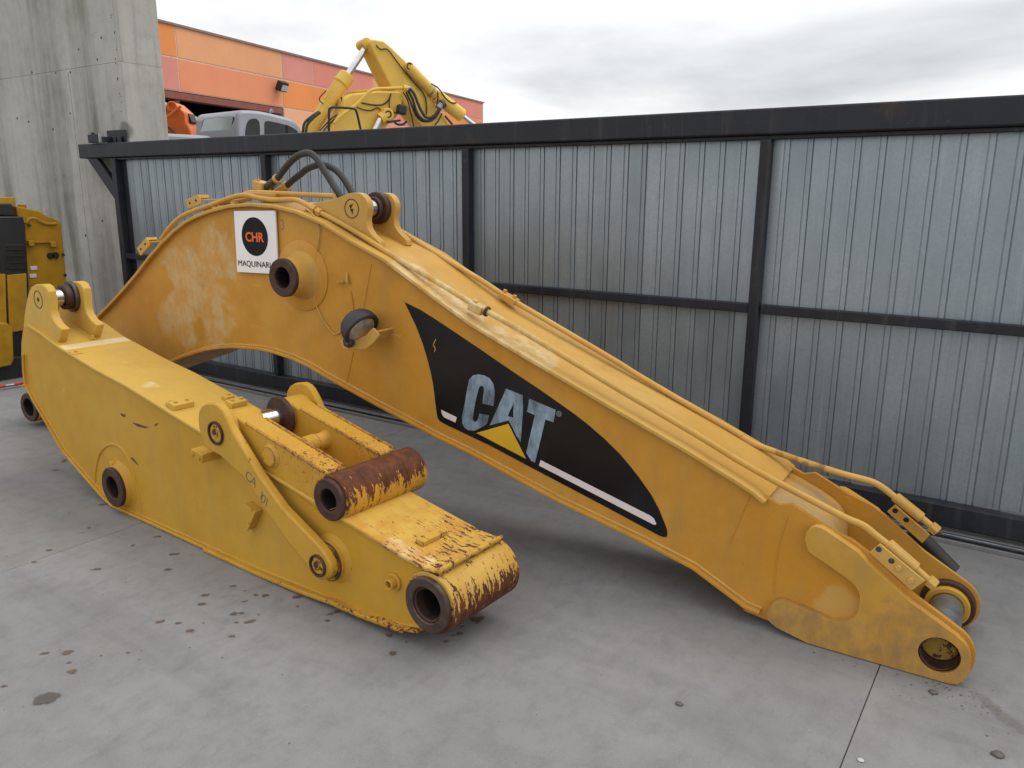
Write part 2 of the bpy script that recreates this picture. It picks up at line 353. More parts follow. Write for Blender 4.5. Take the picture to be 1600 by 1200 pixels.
def mat_stain(name, col, a=0.85, rough=0.4, k=1.0):
    t = NT(name)
    at = t.n.new('ShaderNodeAttribute'); at.attribute_name = 'rim'
    n = t.noise(34, 6, 0.65, coord='Object'); n2 = t.noise(120, 4, 0.7)
    v = t.math('ADD', at.outputs['Fac'], t.math('MULTIPLY', t.math('SUBTRACT', n, 0.5), 2.0 * k))
    v = t.math('ADD', v, t.math('MULTIPLY', t.math('SUBTRACT', n2, 0.5), 0.8 * k))
    al = t.ramp(v, 0.42, 0.60, 0.0, a)
    t.set(t.mix(n2, col, tuple(x * 1.5 for x in col)), rough)
    t.put(al, t.b.inputs['Alpha'])
    return t.m
M['stain'] = mat_stain('oil_spot', (0.105, 0.070, 0.048), 0.80, 0.6)
M['puddle'] = mat_stain('oil_puddle', (0.070, 0.062, 0.056), 0.88, 0.4, 0.35)
M['scuff'] = mat_stain('rubbed_dirt', (0.17, 0.155, 0.135), 0.30, 0.8)
M['stone'] = plain('stone', (0.12, 0.10, 0.085), 0.85, 0, 0.4, 30)
M['pale_stone'] = plain('pale_stone', (0.5, 0.49, 0.46), 0.8, 0, 0.2, 30)

# ------------------------------------------------------------------ mesh helpers
def offset(path, d):
    """path of (x, z) moved d to its left-hand side"""
    out = []
    for i, p in enumerate(path):
        a = path[max(0, i - 1)]; b = path[min(len(path) - 1, i + 1)]
        tx, tz = b[0] - a[0], b[1] - a[1]
        L = math.hypot(tx, tz) or 1
        out.append((p[0] - tz / L * d, p[1] + tx / L * d))
    return out
def smooth(pts, k=6):
    """Catmull-Rom through the points"""
    P = [Vector(p) for p in pts]
    if len(P) < 3: return P
    P = [2 * P[0] - P[1]] + P + [2 * P[-1] - P[-2]]
    out = []
    for i in range(1, len(P) - 2):
        for j in range(k):
            t = j / k
            a, b, c, d = P[i - 1], P[i], P[i + 1], P[i + 2]
            out.append(0.5 * ((2 * b) + (c - a) * t + (2 * a - 5 * b + 4 * c - d) * t * t + (3 * b - a - 3 * c + d) * t ** 3))
    out.append(P[-2])
    return out
def rounded(poly, r=0.02, k=3):
    out = []
    n = len(poly)
    for i in range(n):
        p = Vector(poly[i]); a = Vector(poly[i - 1]); b = Vector(poly[(i + 1) % n])
        u, w = a - p, b - p
        d = min(r, u.length * 0.45, w.length * 0.45)
        s, e = p + u.normalized() * d, p + w.normalized() * d
        for j in range(k + 1):
            t = j / k
            q = s * (1 - t) ** 2 + p * 2 * t * (1 - t) + e * t * t
            out.append((q.x, q.y))
    return out
def circ(cx, cz, r, n=32, a0=0, a1=2 * math.pi):
    full = abs(a1 - a0 - 2 * math.pi) < 1e-6
    return [(cx + r * math.cos(a0 + (a1 - a0) * i / (n if full else n - 1)), cz + r * math.sin(a0 + (a1 - a0) * i / (n if full else n - 1))) for i in range(n)]

class MB:
    def __init__(s): s.v = []; s.f = []
    def add(s, v, f):
        o = len(s.v); s.v += [tuple(p) for p in v]; s.f += [tuple(i + o for i in q) for q in f]; return s
    def prism(s, poly, d0, d1, axis='y', holes=()):
        to = {'y': lambda a, b, d: (a, d, b), 'x': lambda a, b, d: (d, a, b), 'z': lambda a, b, d: (a, b, d)}[axis]
        loops = [list(poly)] + [list(h) for h in holes]
        flat = [p for l in loops for p in l]
        n = len(flat)
        v = [to(a, b, d0) for a, b in flat] + [to(a, b, d1) for a, b in flat]
        f = []
        if holes:
            for t in tessellate_polygon([[Vector((a, b, 0)) for a, b in l] for l in loops]):
                f.append(tuple(t)); f.append(tuple(i + n for i in reversed(t)))
        else:
            f.append(tuple(range(n))); f.append(tuple(range(2 * n - 1, n - 1, -1)))
        o = 0
        for l in loops:
            k = len(l)
            for i in range(k):
                j = (i + 1) % k
                f.append((o + i, o + j, n + o + j, n + o + i))
            o += k
        return s.add(v, f)
    def strip(s, path, y0, y1, th):
        """bent plate: path of (x, z), thickness th to its left side"""
        q = offset(path, th); n = len(path)
        v = [(x, y, z) for y in (y0, y1) for x, z in list(path) + q]
        f = []
        for i in range(n - 1):
            for a, b in ((i, i + 1),):
                f.append((a, b, 2 * n + b, 2 * n + a)); f.append((n + a, 3 * n + a, 3 * n + b, n + b))
                f.append((a, n + a, n + b, b)); f.append((2 * n + a, 2 * n + b, 3 * n + b, 3 * n + a))
        for a in (0, n - 1): f.append((a, 2 * n + a, 3 * n + a, n + a))
        return s.add(v, f)
    def box(s, c, size, rot=None):
        x, y, z = (k / 2 for k in size)
        P = [Vector((a, b, d)) for a in (-x, x) for b in (-y, y) for d in (-z, z)]
        if rot is not None:
            Mx = rot if isinstance(rot, Matrix) else Matrix.Rotation(rot, 3, 'Y')
            P = [Mx @ p for p in P]
        return s.add([p + Vector(c) for p in P], [(0, 1, 3, 2), (4, 6, 7, 5), (0, 4, 5, 1), (2, 3, 7, 6), (0, 2, 6, 4), (1, 5, 7, 3)])
    def lathe(s, o, ax, prof, n=40, closed=False, caps=True):
        """profile of (radius, distance along ax) turned about the axis"""
        ax = Vector(ax).normalized(); o = Vector(o)
        u = ax.orthogonal().normalized(); w = ax.cross(u)
        v = []; f = []; k = len(prof)
        for r, d in prof:
            for i in range(n):
                a = 2 * math.pi * i / n
                v.append(o + ax * d + (u * math.cos(a) + w * math.sin(a)) * r)
        rng = range(k) if closed else range(k - 1)
        for j in rng:
            b = (j + 1) % k
            for i in range(n):
                q = (i + 1) % n
                f.append((j * n + i, j * n + q, b * n + q, b * n + i))
        if not closed and caps:
            if prof[0][0] > 1e-5: f.append(tuple(range(n)))
            if prof[-1][0] > 1e-5: f.append(tuple(range((k - 1) * n, k * n)))
        return s.add(v, f)
    def cyl(s, p0, p1, r, r1=None, n=24, ch=0.0):
        p0, p1 = Vector(p0), Vector(p1); L = (p1 - p0).length; r1 = r if r1 is None else r1
        pr = [(r - ch, 0), (r, ch), (r1, L - ch), (r1 - ch, L)] if ch else [(r, 0), (r1, L)]
        return s.lathe(p0, p1 - p0, pr, n)
    def ring(s, cx, cz, y0, y1, ro, ri, n=48, ch=0.004):
        return s.lathe((cx, 0, cz), (0, 1, 0), [(ri, y0 + ch), (ri + ch, y0), (ro - ch, y0), (ro, y0 + ch), (ro, y1 - ch), (ro - ch, y1), (ri + ch, y1), (ri, y1 - ch)], n, True)
    def tube(s, pts, r, n=12, sm=True, k=6):
        P = smooth(pts, k) if sm else [Vector(p) for p in pts]
        v = []; f = []; m = len(P)
        t0 = (P[1] - P[0]).normalized(); u = t0.orthogonal().normalized()
        for i, p in enumerate(P):
            t = (P[min(i + 1, m - 1)] - P[max(i - 1, 0)]).normalized()
            u = (u - t * u.dot(t)).normalized(); w = t.cross(u)
            rr = r[i] if isinstance(r, (list, tuple)) else r
            for j in range(n):
                a = 2 * math.pi * j / n
                v.append(p + (u * math.cos(a) + w * math.sin(a)) * rr)
        for i in range(m - 1):
            for j in range(n):
                q = (j + 1) % n
                f.append((i * n + j, i * n + q, (i + 1) * n + q, (i + 1) * n + j))
        f.append(tuple(range(n))); f.append(tuple(range((m - 1) * n, m * n)))
        return s.add(v, f)
    def mesh(s, name, off=(0, 0, 0), angle=35, flat=False):
        me = bpy.data.meshes.new(name)
        me.from_pydata([(x - off[0], y - off[1], z - off[2]) for x, y, z in s.v], [], s.f)
        bm = bmesh.new(); bm.from_mesh(me)
        bmesh.ops.recalc_face_normals(bm, faces=bm.faces)
        bm.to_mesh(me); bm.free()
        for p in me.polygons: p.use_smooth = not flat
        me.set_sharp_from_angle(angle=R(angle))
        return me
    def build(s, name, mat, parent=None, bevel=0.0, off=None, label=None, flat=False):
        if off is None: off = (parent['_o'] if parent is not None and '_o' in parent else (0, 0, 0))
        o = bpy.data.objects.new(name, s.mesh(name, off, flat=flat))
        o.data.materials.append(mat)
        COL.objects.link(o)
        if parent is not None:
            o.parent = parent
            o['_o'] = list(off)
        if bevel:
            b = o.modifiers.new('bevel', 'BEVEL'); b.width = bevel; b.segments = 2; b.limit_method = 'ANGLE'; b.angle_limit = R(40)
            b.use_clamp_overlap = True
        if label: o['label'] = label
        return o
def tag(o, label, cat, group=None):
    o['label'] = label; o['category'] = cat
    if group: o['group'] = group
    return o
def thing(name, label, cat, loc=(0, 0), deg=0, world=False, group=None):
    o = bpy.data.objects.new(name, None); COL.objects.link(o)
    o.empty_display_size = 0.2
    o.location = (loc[0], loc[1], 0); o.rotation_euler = (0, 0, R(deg))
    if world: o['_o'] = [loc[0], loc[1], 0.0]
    return tag(o, label, cat, group)
def struct(o): o['kind'] = 'structure'; return o
def text_mb(txt, h, bold=0.0, squeeze=1.0, depth=0.0006):
    """flat lettering as geometry, facing -y, centred on the origin: returns (verts, faces)"""
    cu = bpy.data.curves.new('lettering', 'FONT')
    cu.body = txt; cu.size = h; cu.align_x = 'CENTER'; cu.align_y = 'CENTER'; cu.offset = bold; cu.extrude = depth
    ob = bpy.data.objects.new('lettering', cu); COL.objects.link(ob)
    me = bpy.data.meshes.new_from_object(ob)
    v = [(p.co.x * squeeze, -p.co.z, p.co.y) for p in me.vertices]
    f = [tuple(p.vertices) for p in me.polygons]
    bpy.data.objects.remove(ob); bpy.data.curves.remove(cu); bpy.data.meshes.remove(me)
    return v, f
def fit_text(txt, w, h, bold=0.0, depth=0.0005):
    v, f = text_mb(txt, 1.0, bold, 1.0, depth)
    x0, x1 = min(p[0] for p in v), max(p[0] for p in v); z0, z1 = min(p[2] for p in v), max(p[2] for p in v)
    return [((p[0] - (x0 + x1) / 2) * w / (x1 - x0), p[1], (p[2] - (z0 + z1) / 2) * h / (z1 - z0)) for p in v], f
def shift(vf, c): return [(x + c[0], y + c[1], z + c[2]) for x, y, z in vf[0]], vf[1]

# ================================================================== ground
g = MB()
g.add([(-400, -400, -.010), (400, -400, -.010), (400, 400, -.010), (-400, 400, -.010)], [(0, 1, 2, 3)])
ground = struct(g.build('ground', M['earth']))
JX = [-27.2, -23.84, -20.48, -17.12, -13.76, -10.40, -7.04, -3.68, -0.32, 3.04, 6.4, 9.76, 13.1]
for row, (ya, yb) in enumerate(((-22, -15.3), (-15.3, -8.6), (-8.6, -1.9), (-1.9, 4.165))):
    for i in range(len(JX) - 1):
        s = MB().prism([(JX[i] + .0015, ya + .003), (JX[i + 1] - .0015, ya + .003), (JX[i + 1] - .0015, yb - .003), (JX[i] + .0015, yb - .003)], -.009, 0.0, 'z')
        s.build('concrete_slab', M['yard'][(i + row) % 2], ground, 0.002)
yard2 = MB().prism([(-60, 4.60), (60, 4.60), (60, 120), (-60, 120)], -.008, -.002, 'z')
struct(yard2.build('yard', M['yard'][0]))
# gate track: a flat bar with a bright rubbed edge, set in a grouted slot
tr = thing('gate_track', 'worn steel ground track with bright rubbed edge under the sliding gate', 'track', (-1, 4.2), 0, True)
MB().box((-1, 4.395, -.008), (22, .40, .03)).build('grout_strip', M['yard'][0], tr)
MB().box((-1, 4.236, .012), (22, .05, .02)).build('base_bar', M['frame'], tr, .003)
MB().box((-1, 4.222, .026), (22, .018, .010)).build('rubbed_edge', M['pin_grey'], tr, .002)

# ================================================================== gate
gate = thing('sliding_gate', 'black framed sliding gate with galvanised sheet cladding across the yard', 'gate', (-7.4, 4.3), 0, True)
GX0, GX1 = -7.965, 4.7
posts = [-7.40, -5.28, -3.275, -1.318, 0.64, 2.6, 4.6]
for seg in (0,):
    MB().box(((GX0 + GX1) / 2, 4.362, 2.016), (GX1 - GX0, .12, .132)).build('top_beam', M['frame'], gate, .010)
    MB().box(((GX0 + GX1) / 2 , 4.355, 1.938), (GX1 - GX0 - .9, .05, .020)).build('top_flange', M['frame'], gate, .003)
MB().box(((-7.44 + GX1) / 2, 4.352, .088), (GX1 + 7.44, .10, .118)).build('bottom_beam', M['frame'], gate, .008)
for i, x in enumerate(posts):
    if i == 0:
        MB().box((x + .005, 4.337, 1.045), (.072, .066, 1.788)).build('post', M['frame'], gate, .005)
        MB().box((x + .05, 4.41, 1.045), (.13, .075, 1.786)).build('post_channel', M['frame'], gate, .005)
    else:
        MB().box((x, 4.334, 1.04), (.056, .060, 1.776)).build('post', M['frame'], gate, .005)
for i in range(len(posts) - 1):
    a, b = posts[i] + .04, posts[i + 1] - .0285
    MB().box(((a + b) / 2, 4.336, 1.043), (b - a, .050, .050)).build('mid_rail', M['frame'], gate, .004)
# end brace
bp = [(-7.844,1.947),(-7.675,1.944),(-7.389,1.684),(-7.417,1.543)]
MB().prism(bp, 4.315, 4.365).build('end_brace', M['frame'], gate, .003)
# cladding strips: one folded plank profile shared by all
PW = 0.1150
prof = [(0, .010), (.0, 0), (.0800, 0), (.0812, .005), (.0850, .005), (.0862, 0), (.1080, 0), (.1090, .0095), (PW + .004, .0095)]
def plank():
    mb = MB(); back = [(x, y + .0012) for x, y in reversed(prof)]
    mb.prism(prof + back, 0.150, 1.960, 'z')
    return mb.mesh('cladding_panel', angle=20)
pm = []
for k in range(3):
    me = plank(); me.materials.append(M['galv'][k]); pm.append(me)
for i in range(len(posts) - 1):
    a, b = posts[i] + (.115 if i == 0 else .0), posts[i + 1]
    n = int(round((b - a) / PW)); w = (b - a) / n
    for k in range(n):
        o = bpy.data.objects.new('cladding_panel', pm[random.choice((0, 0, 1, 2))])
        COL.objects.link(o); o.parent = gate
        o.location = (a + k * w - gate.location.x, 4.372 - gate.location.y + random.uniform(-.001, .001), random.uniform(-.006, .004))
        o.scale = (w / PW, 1, 1)
        o.rotation_euler = (random.uniform(-.0015, .0015), 0, random.uniform(-.022, .010))

# ================================================================== concrete wall with gate guide
wall = thing('concrete_wall', 'tall stained cast concrete wall end behind the left end of the gate', 'wall', (-9, 4.6), 0, True)
def wall_part(z0, z1, ins=0.0):
    p = [(-13, 4.45 + ins), (-7.37, 4.45 + ins), (-7.345, 4.475 + ins), (-7.345, 4.875), (-13, 4.875)]
    return MB().prism(p, z0, z1, 'z')
wall_part(-.02, 2.7985).build('cast_panel', M['wall'], wall, .005)
wall_part(2.8015, 5.6).build('cast_panel', M['wall'], wall, .005)
wall_part(2.7975, 2.8025, .004).build('form_joint', M['wall'], wall)
for px in [(-8.946,2.825),(-8.487,2.786),(-8.213,2.772),(-7.716,2.849),(-7.612,3.03),(-8.017,2.965),(-9.375,2.394),(-8.301,2.395),(-8.283,1.199),(-8.668,2.257),(-8.567,1.793),(-7.41,2.658),(-9.141,2.351),(-7.939,1.355)]:
    w = MB().lathe((px[0], 4.4485, px[1]), (0, 1, 0), [(random.uniform(.008, .014), 0), (0.006, .012)], 9)
    w.build('tie_hole', M['bore'], wall)  # dark disc on the wall face, coloured like a shaded hole
for sx in [(-8.253,1.977)]:
    MB().box((sx[0], 4.4512, 1.4 if sx[0] < -8 else 3.0), (.004, .004, 2.75 if sx[0] < -8 else 3.2)).build('form_seam', M['earth'], wall)
for k in range(16):
    MB().lathe((-7.40 + random.uniform(-.02, .02), 4.4488, random.uniform(2.2, 3.4)), (0, 1, 0), [(random.uniform(.004, .008), 0), (.003, .008)], 7).build('air_hole', M['bore'], wall)
gd = thing('gate_guide', 'black steel guide bracket with rollers fixed to the concrete wall above the gate', 'bracket', (-7.6, 4.43), 0, True)
MB().box((-7.50, 4.437, 2.135), (.30, .022, .14)).build('wall_plate', M['frame'], gd, .003)
MB().box((-7.62, 4.30, 2.125), (.20, .05, .075)).build('guide_arm', M['frame'], gd, .003)
MB().box((-7.53, 4.36, 2.115), (.05, .13, .05)).build('guide_arm', M['frame'], gd, .003)
MB().box((-7.519, 4.295, 2.125), (.008, .055, .078)).build('cut_end', M['pin_grey'], gd, .001)
for x in (-7.47, -7.40): MB().cyl((x, 4.40, 2.09), (x, 4.40, 2.145), .022, n=20, ch=.003).build('roller', M['black'], gd)
MB().cyl((-7.66, 4.295, 2.16), (-7.66, 4.295, 2.18), .016, n=6).build('bolt', M['frame'], gd)

# ================================================================== boom
boom = thing('excavator_boom', 'long arched yellow excavator boom with black decal lying against the gate', 'boom', (-0.106,2.881), 2)
BW = 0.48
top = [(-5.99, .27), (-5.86, .335), (-5.45, .575)] + [(-4.953,0.857),(-4.771,0.966),(-4.619,1.064),(-4.457,1.175),(-4.328,1.272),(-4.192,1.363),(-4.076,1.432),(-3.959,1.488),(-3.848,1.525),(-3.742,1.551),(-3.582,1.58),(-3.419,1.591),(-3.237,1.584),(-3.069,1.558),(-2.904,1.511),(-2.698,1.423),(-2.501,1.347),(-2.214,1.193),(-2.009,1.087),(-1.757,0.984),(-1.376,0.832),(-0.998,0.684),(-0.782,0.592),(-0.712,0.56)] + [(-.665, .528)]
bot = [(-5.9, .03), (-5.7, .075), (-5.2, .26), (-4.75, .455)] + [(-4.232,0.631),(-4.085,0.688),(-3.992,0.717),(-3.873,0.753),(-3.758,0.777),(-3.636,0.794),(-3.54,0.8),(-3.426,0.806),(-3.31,0.801),(-3.166,0.782),(-3.05,0.755),(-2.937,0.717),(-2.614,0.621),(-2.218,0.509),(-2.021,0.462),(-1.564,0.33),(-1.158,0.237),(-0.934,0.176),(-0.745,0.082),(-0.719,0.068),(-0.656,0.057)]
t_in = offset(top, -.006); b_in = offset(bot, .006)
ear_top = [(-0.623,0.515),(-0.577,0.528),(-0.438,0.463),(-0.354,0.436),(-0.297,0.403),(-0.148,0.29)]
tipc = [(-0.04,0.1)][0]
tip_arc = circ(tipc[0], tipc[1] + .0, .112, 12, R(55), R(-105))
low_r = [(-0.217,-0.022),(-0.473,-0.002),(-0.613,0.031),(-0.726,0.048)]
web = t_in[:-1] + ear_top + tip_arc + [(x, max(z, .006)) for x, z in low_r] + list(reversed(b_in))
hole = circ(tipc[0], tipc[1], .062, 28)
cx, cz = [(-3.078,1.231)][0]
MB().prism(web, .030, .048, holes=[hole, circ(cx, cz, .055, 28), circ(-5.825, .140, .068, 24)]).build('side_plate', M['boom'], boom, flat=True)
MB().prism(web, BW - .048, BW - .030, holes=[hole]).build('side_plate', M['boom'], boom, flat=True)
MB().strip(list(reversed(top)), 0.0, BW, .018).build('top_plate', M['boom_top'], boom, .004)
MB().strip(bot, 0.004, BW - .004, .017).build('bottom_plate', M['boom'], boom, .004)
# rounded plate that closes the box between the fork cheeks
endp = [(-.69, .520), (-.60, .488), (-.52, .452), (-.465, .415), (-.435, .36), (-.425, .28), (-.44, .18), (-.50, .08), (-.60, .045)]
MB().strip([(v.x, v.y) for v in smooth([(x, z) for x, z in endp], 4)], .050, BW - .050, -.016).build('end_plate', M['dusty'], boom, .003)
# fork cheeks: a proud plate with a U shaped cut
U = [(-0.513,0.416),(-0.511,0.442),(-0.499,0.463),(-0.482,0.474),(-0.462,0.474),(-0.444,0.468),(-0.33,0.412),(-0.29,0.375),(-0.145,0.271),(0.009,0.186),(0.03,0.171),(0.046,0.15),(0.057,0.124),(0.061,0.101),(0.062,0.077),(0.056,0.05),(0.045,0.029),(0.03,0.011),(0.008,-0.004),(-0.014,-0.013),(-0.096,-0.022),(-0.213,-0.017),(-0.336,-0.007),(-0.467,0.005),(-0.583,0.033),(-0.606,0.045),(-0.62,0.062),(-0.624,0.083),(-0.618,0.109),(-0.603,0.132),(-0.583,0.144),(-0.562,0.147),(-0.479,0.137),(-0.414,0.123),(-0.387,0.121),(-0.363,0.126),(-0.339,0.136),(-0.321,0.152),(-0.309,0.179),(-0.305,0.208),(-0.306,0.243),(-0.315,0.266),(-0.328,0.283),(-0.342,0.294),(-0.362,0.306),(-0.497,0.372)]
U = [(x, max(z, .004)) for x, z in U]
nh = circ(tipc[0] + .004, tipc[1], .066, 28)
MB().prism(U, -.006, .029, holes=[nh]).build('fork_cheek', M['boom_fork'], boom, .006)
MB().prism(U, BW - .029, BW + .006, holes=[nh]).build('fork_cheek', M['boom_fork'], boom, .006)
tx, tz = tipc
MB().lathe((tx, 0, tz), (0, 1, 0), [(0, .070), (.0575, .070), (.0575, .076)], 32).build('pin_end', M['pin_end'], boom)
MB().cyl((tx, .078, tz), (tx, BW - .05, tz), .058, n=36).build('fork_pin', M['pin_grey'], boom)
MB().ring(tx, tz, .052, .085, .085, .060).build('bearing_ring', M['rust'], boom)
MB().ring(tx, tz, BW - .100, BW - .05, .080, .058).build('bearing_ring', M['stick'], boom)
MB().ring(tx, tz, BW - .080, BW - .049, .098, .079).build('bearing_ring', M['rust'], boom)
MB().lathe((tx, 0, tz), (0, 1, 0), [(.0612, .0), (.0612, .074)], 36, caps=False).build('bore_wall', M['rust'], boom)
for y in (.012, BW - .03): MB().ring(tx + .004, tz, y - .008, y + .012, .0665, .058).build('bore_ring', M['rust'], boom)
# boom foot bearing, showing behind the small arm
fx, fz = -5.825, .140
MB().ring(fx, fz, -.03, BW + .03, .108, .085).build('foot_bearing', M['boom'], boom, 0)
MB().ring(fx, fz, -.052, -.028, .104, .066).build('bearing_ring', M['rust'], boom)
MB().lathe((fx, 0, fz), (0, 1, 0), [(.0655, -.045), (.0655, .2), (0, .201)], 32, caps=False).build('bore_wall', M['bore'], boom)
# boom cylinder boss
MB().lathe((cx, 0, cz), (0, 1, 0), [(.180, .0305), (.180, .024), (.174, .021), (.055, .020)], 56, caps=False).build('boss_pad', M['boom'], boom)
MB().lathe((cx, 0, cz), (0, 1, 0), [(.128, .022), (.112, .006), (.102, -.02), (.0985, -.045), (.097, -.085), (.053, -.085), (.053, .028)], 56, caps=False).build('cylinder_boss', M['boom_top'], boom)
MB().ring(cx, cz, -.108, -.083, .096, .052).build('bearing_ring', M['rust'], boom)
MB().lathe((cx, 0, cz), (0, 1, 0), [(.0525, -.106), (.0525, .10), (0, .101)], 40, caps=False).build('bore_wall', M['bore'], boom)
# ears for the arm cylinder on the crown
ear = [(-3.051,1.589),(-2.956,1.605),(-2.881,1.615),(-2.803,1.637),(-2.769,1.645),(-2.732,1.647),(-2.703,1.641),(-2.679,1.623),(-2.664,1.599),(-2.661,1.572),(-2.671,1.539),(-2.676,1.514),(-2.67,1.481),(-2.647,1.451),(-2.599,1.416)]
base = [p for p in offset(top, -.012) if ear[0][0] - .02 < p[0] < ear[-1][0] + .02]
ear_poly = ear + [(ear[-1][0] + .005, ear[-1][1] - .03)] + list(reversed(base)) + [(ear[0][0] - .01, ear[0][1] - .02)]
px_, pz_ = [(-2.767,1.571)][0]
for y0, y1 in ((.080, .122), (.285, .327)): MB().prism(rounded(ear_poly, .004, 1), y0, y1).build('cylinder_ear', M['boom_top'], boom, .005)
MB().ring(px_, pz_, .0775, .0815, .047, .043, ch=.001).build('pin_groove', M['bore'], boom)
MB().cyl((px_, .1225, pz_), (px_, .2845, pz_), .046, n=32).build('ear_pin', M['chrome'], boom)
MB().ring(px_, pz_, .250, .2845, .080, .047).build('rusty_washer', M['rust'], boom)
MB().ring(px_, pz_, .226, .252, .058, .0465).build('rusty_washer', M['rust'], boom)
for k, a in enumerate((0.8, -1.2)):
    q = [(px_ + math.cos(a + 1.57 * j) * .016, pz_ + .016 * math.sin(a + 1.57 * j) + (.012 if k == 0 else -.014)) for j in (0, 1.4, 2.2)]
    MB().prism(q, .0785, .0815).build('arrow_mark', M['bore'], boom)
# hydraulic pipes
r_p = .0131
P1 = [(-4.272,0.065,1.372),(-4.19,0.065,1.437),(-4.087,0.065,1.498),(-3.967,0.065,1.536),(-3.824,0.065,1.569),(-3.73,0.065,1.591),(-3.643,0.065,1.612),(-3.569,0.065,1.626),(-3.497,0.065,1.63),(-3.419,0.065,1.617),(-3.308,0.065,1.608),(-3.208,0.065,1.609),(-3.143,0.065,1.61),(-3.089,0.065,1.598),(-3.041,0.065,1.579),(-2.967,0.065,1.549),(-2.86,0.065,1.511),(-2.716,0.065,1.453),(-2.47,0.065,1.341),(-2.233,0.065,1.244),(-2.029,0.065,1.156),(-1.943,0.065,1.125),(-1.798,0.065,1.069),(-1.614,0.065,0.992),(-1.329,0.065,0.871),(-1.128,0.065,0.789),(-0.937,0.065,0.711),(-0.806,0.065,0.653),(-0.665,0.065,0.598),(-0.527,0.065,0.55),(-0.397,0.065,0.505),(-0.355,0.065,0.495),(-0.324,0.065,0.485),(-0.278,0.065,0.456),(-0.208,0.065,0.412),(-0.113,0.065,0.344),(-0.087,0.065,0.327)]
MB().tube(P1, r_p, 14, True, 5).build('hydraulic_pipe', M['boom_top'], boom)
P2 = [(-2.884,0.4,1.525),(-2.776,0.4,1.474),(-2.67,0.4,1.425),(-2.525,0.4,1.359),(-2.229,0.4,1.23),(-2.089,0.4,1.163),(-1.896,0.4,1.081),(-1.783,0.4,1.033),(-1.486,0.4,0.906),(-1.357,0.4,0.847),(-1.051,0.4,0.717),(-0.906,0.4,0.657),(-0.855,0.4,0.631),(-0.803,0.4,0.615),(-0.677,0.4,0.59),(-0.558,0.4,0.57),(-0.461,0.4,0.556),(-0.386,0.4,0.549),(-0.345,0.4,0.542),(-0.308,0.4,0.525),(-0.274,0.4,0.503),(-0.186,0.4,0.448),(-0.107,0.4,0.394)]
M['far_pipe'] = paint('chipped_pipe_paint', (0.54, 0.30, 0.065), (0.59, 0.375, 0.12), -0.06, 0.9, seed=41, patches=[(p, .035) for p in [(-0.699,0.39,0.602),(-0.659,0.39,0.596),(-0.613,0.39,0.588),(-0.569,0.39,0.579)]], patch_col=(0.07, 0.03, 0.018))
MB().tube(P2, r_p, 14, True, 5).build('hydraulic_pipe', M['far_pipe'], boom)
P3 = [(-3.676,0.15,1.591),(-3.64,0.15,1.626),(-3.576,0.15,1.643),(-3.475,0.15,1.644),(-3.161,0.15,1.635),(-2.949,0.15,1.63)]
MB().tube(P3, r_p, 12).build('hydraulic_pipe', M['boom_top'], boom)
P4 = [(-3.899,0.1,1.55),(-3.759,0.1,1.584),(-3.599,0.1,1.599),(-3.495,0.1,1.617)]
MB().tube(P4, .012, 10).build('hydraulic_pipe', M['boom_top'], boom)
def along(P, t):
    a = Vector(P[0]); L = [0]
    for p, q in zip(P, P[1:]): L.append(L[-1] + (Vector(q) - Vector(p)).length)
    d = t
    for i in range(len(P) - 1):
        if L[i + 1] >= d:
            k = (d - L[i]) / (L[i + 1] - L[i]); p, q = Vector(P[i]), Vector(P[i + 1]); return p.lerp(q, k), (q - p).normalized()
    return Vector(P[-1]), (Vector(P[-1]) - Vector(P[-2])).normalized()
def slope(d): return -math.atan2(d.z, d.x)
def nut(c, d, L, r, mat, parent, name='pipe_fitting', n=6):
    c = Vector(c); d = Vector(d).normalized()
    return MB().cyl(c - d * L / 2, c + d * L / 2, r, n=n, ch=.002).build(name, mat, parent)
def on_path(P, x):
    for p, q in zip(P, P[1:]):
        if p[0] <= x <= q[0]:
            k = (x - p[0]) / (q[0] - p[0]); return Vector(p).lerp(Vector(q), k), (Vector(q) - Vector(p)).normalized()
for PP, pix in ((P1, [(-3.01,0.065,1.567),(-2.971,0.065,1.552)]), (P1, [(-0.091,0.065,0.33)])):
    for b in pix:
        c, d = on_path(PP, min(b[0], PP[-1][0] - .001)); nut(c, d, .030, .0225, M['boom_top'], boom)
c, d = on_path(P2, P2[-1][0] - .012); nut(c, d, .030, .0225, M['boom_top'], boom); nut(Vector(P2[-1]) + d * .004, d, .018, .017, M['rust'], boom, 'pipe_end', 14)
MB().tube([(-0.204,0.55,0.329),(-0.14,0.55,0.275),(-0.037,0.55,0.184)], .030, 12).build('rubber_hose', M['rubber'], boom)
# pipe clamps on the flange
c, d = on_path(P1, [(-2.019,0.065,1.148)][0][0]); MB().box(c - Vector((0, 0, .008)), (.075, .046, .042), slope(d)).build('pipe_clamp', M['boom_top'], boom, .006)
c2 = c + d * .058; nut(c2, d, .012, .024, M['rust'], boom, 'clamp_collar', 16)
MB().cyl(c + Vector((-.01, 0, .01)), c + Vector((-.005, 0, .026)), .012, n=6).build('bolt', M['boom_top'], boom)
c, d = on_path(P2, [(-2.059,0.4,1.143)][0][0]); MB().box(c, (.10, .05, .030), slope(d)).build('pipe_clamp', M['boom_top'], boom, .004)
for k in (-.03, .03): MB().cyl(c + d * k, c + d * k + Vector((.008, 0, .028)), .010, n=6).build('bolt', M['boom_top'], boom)
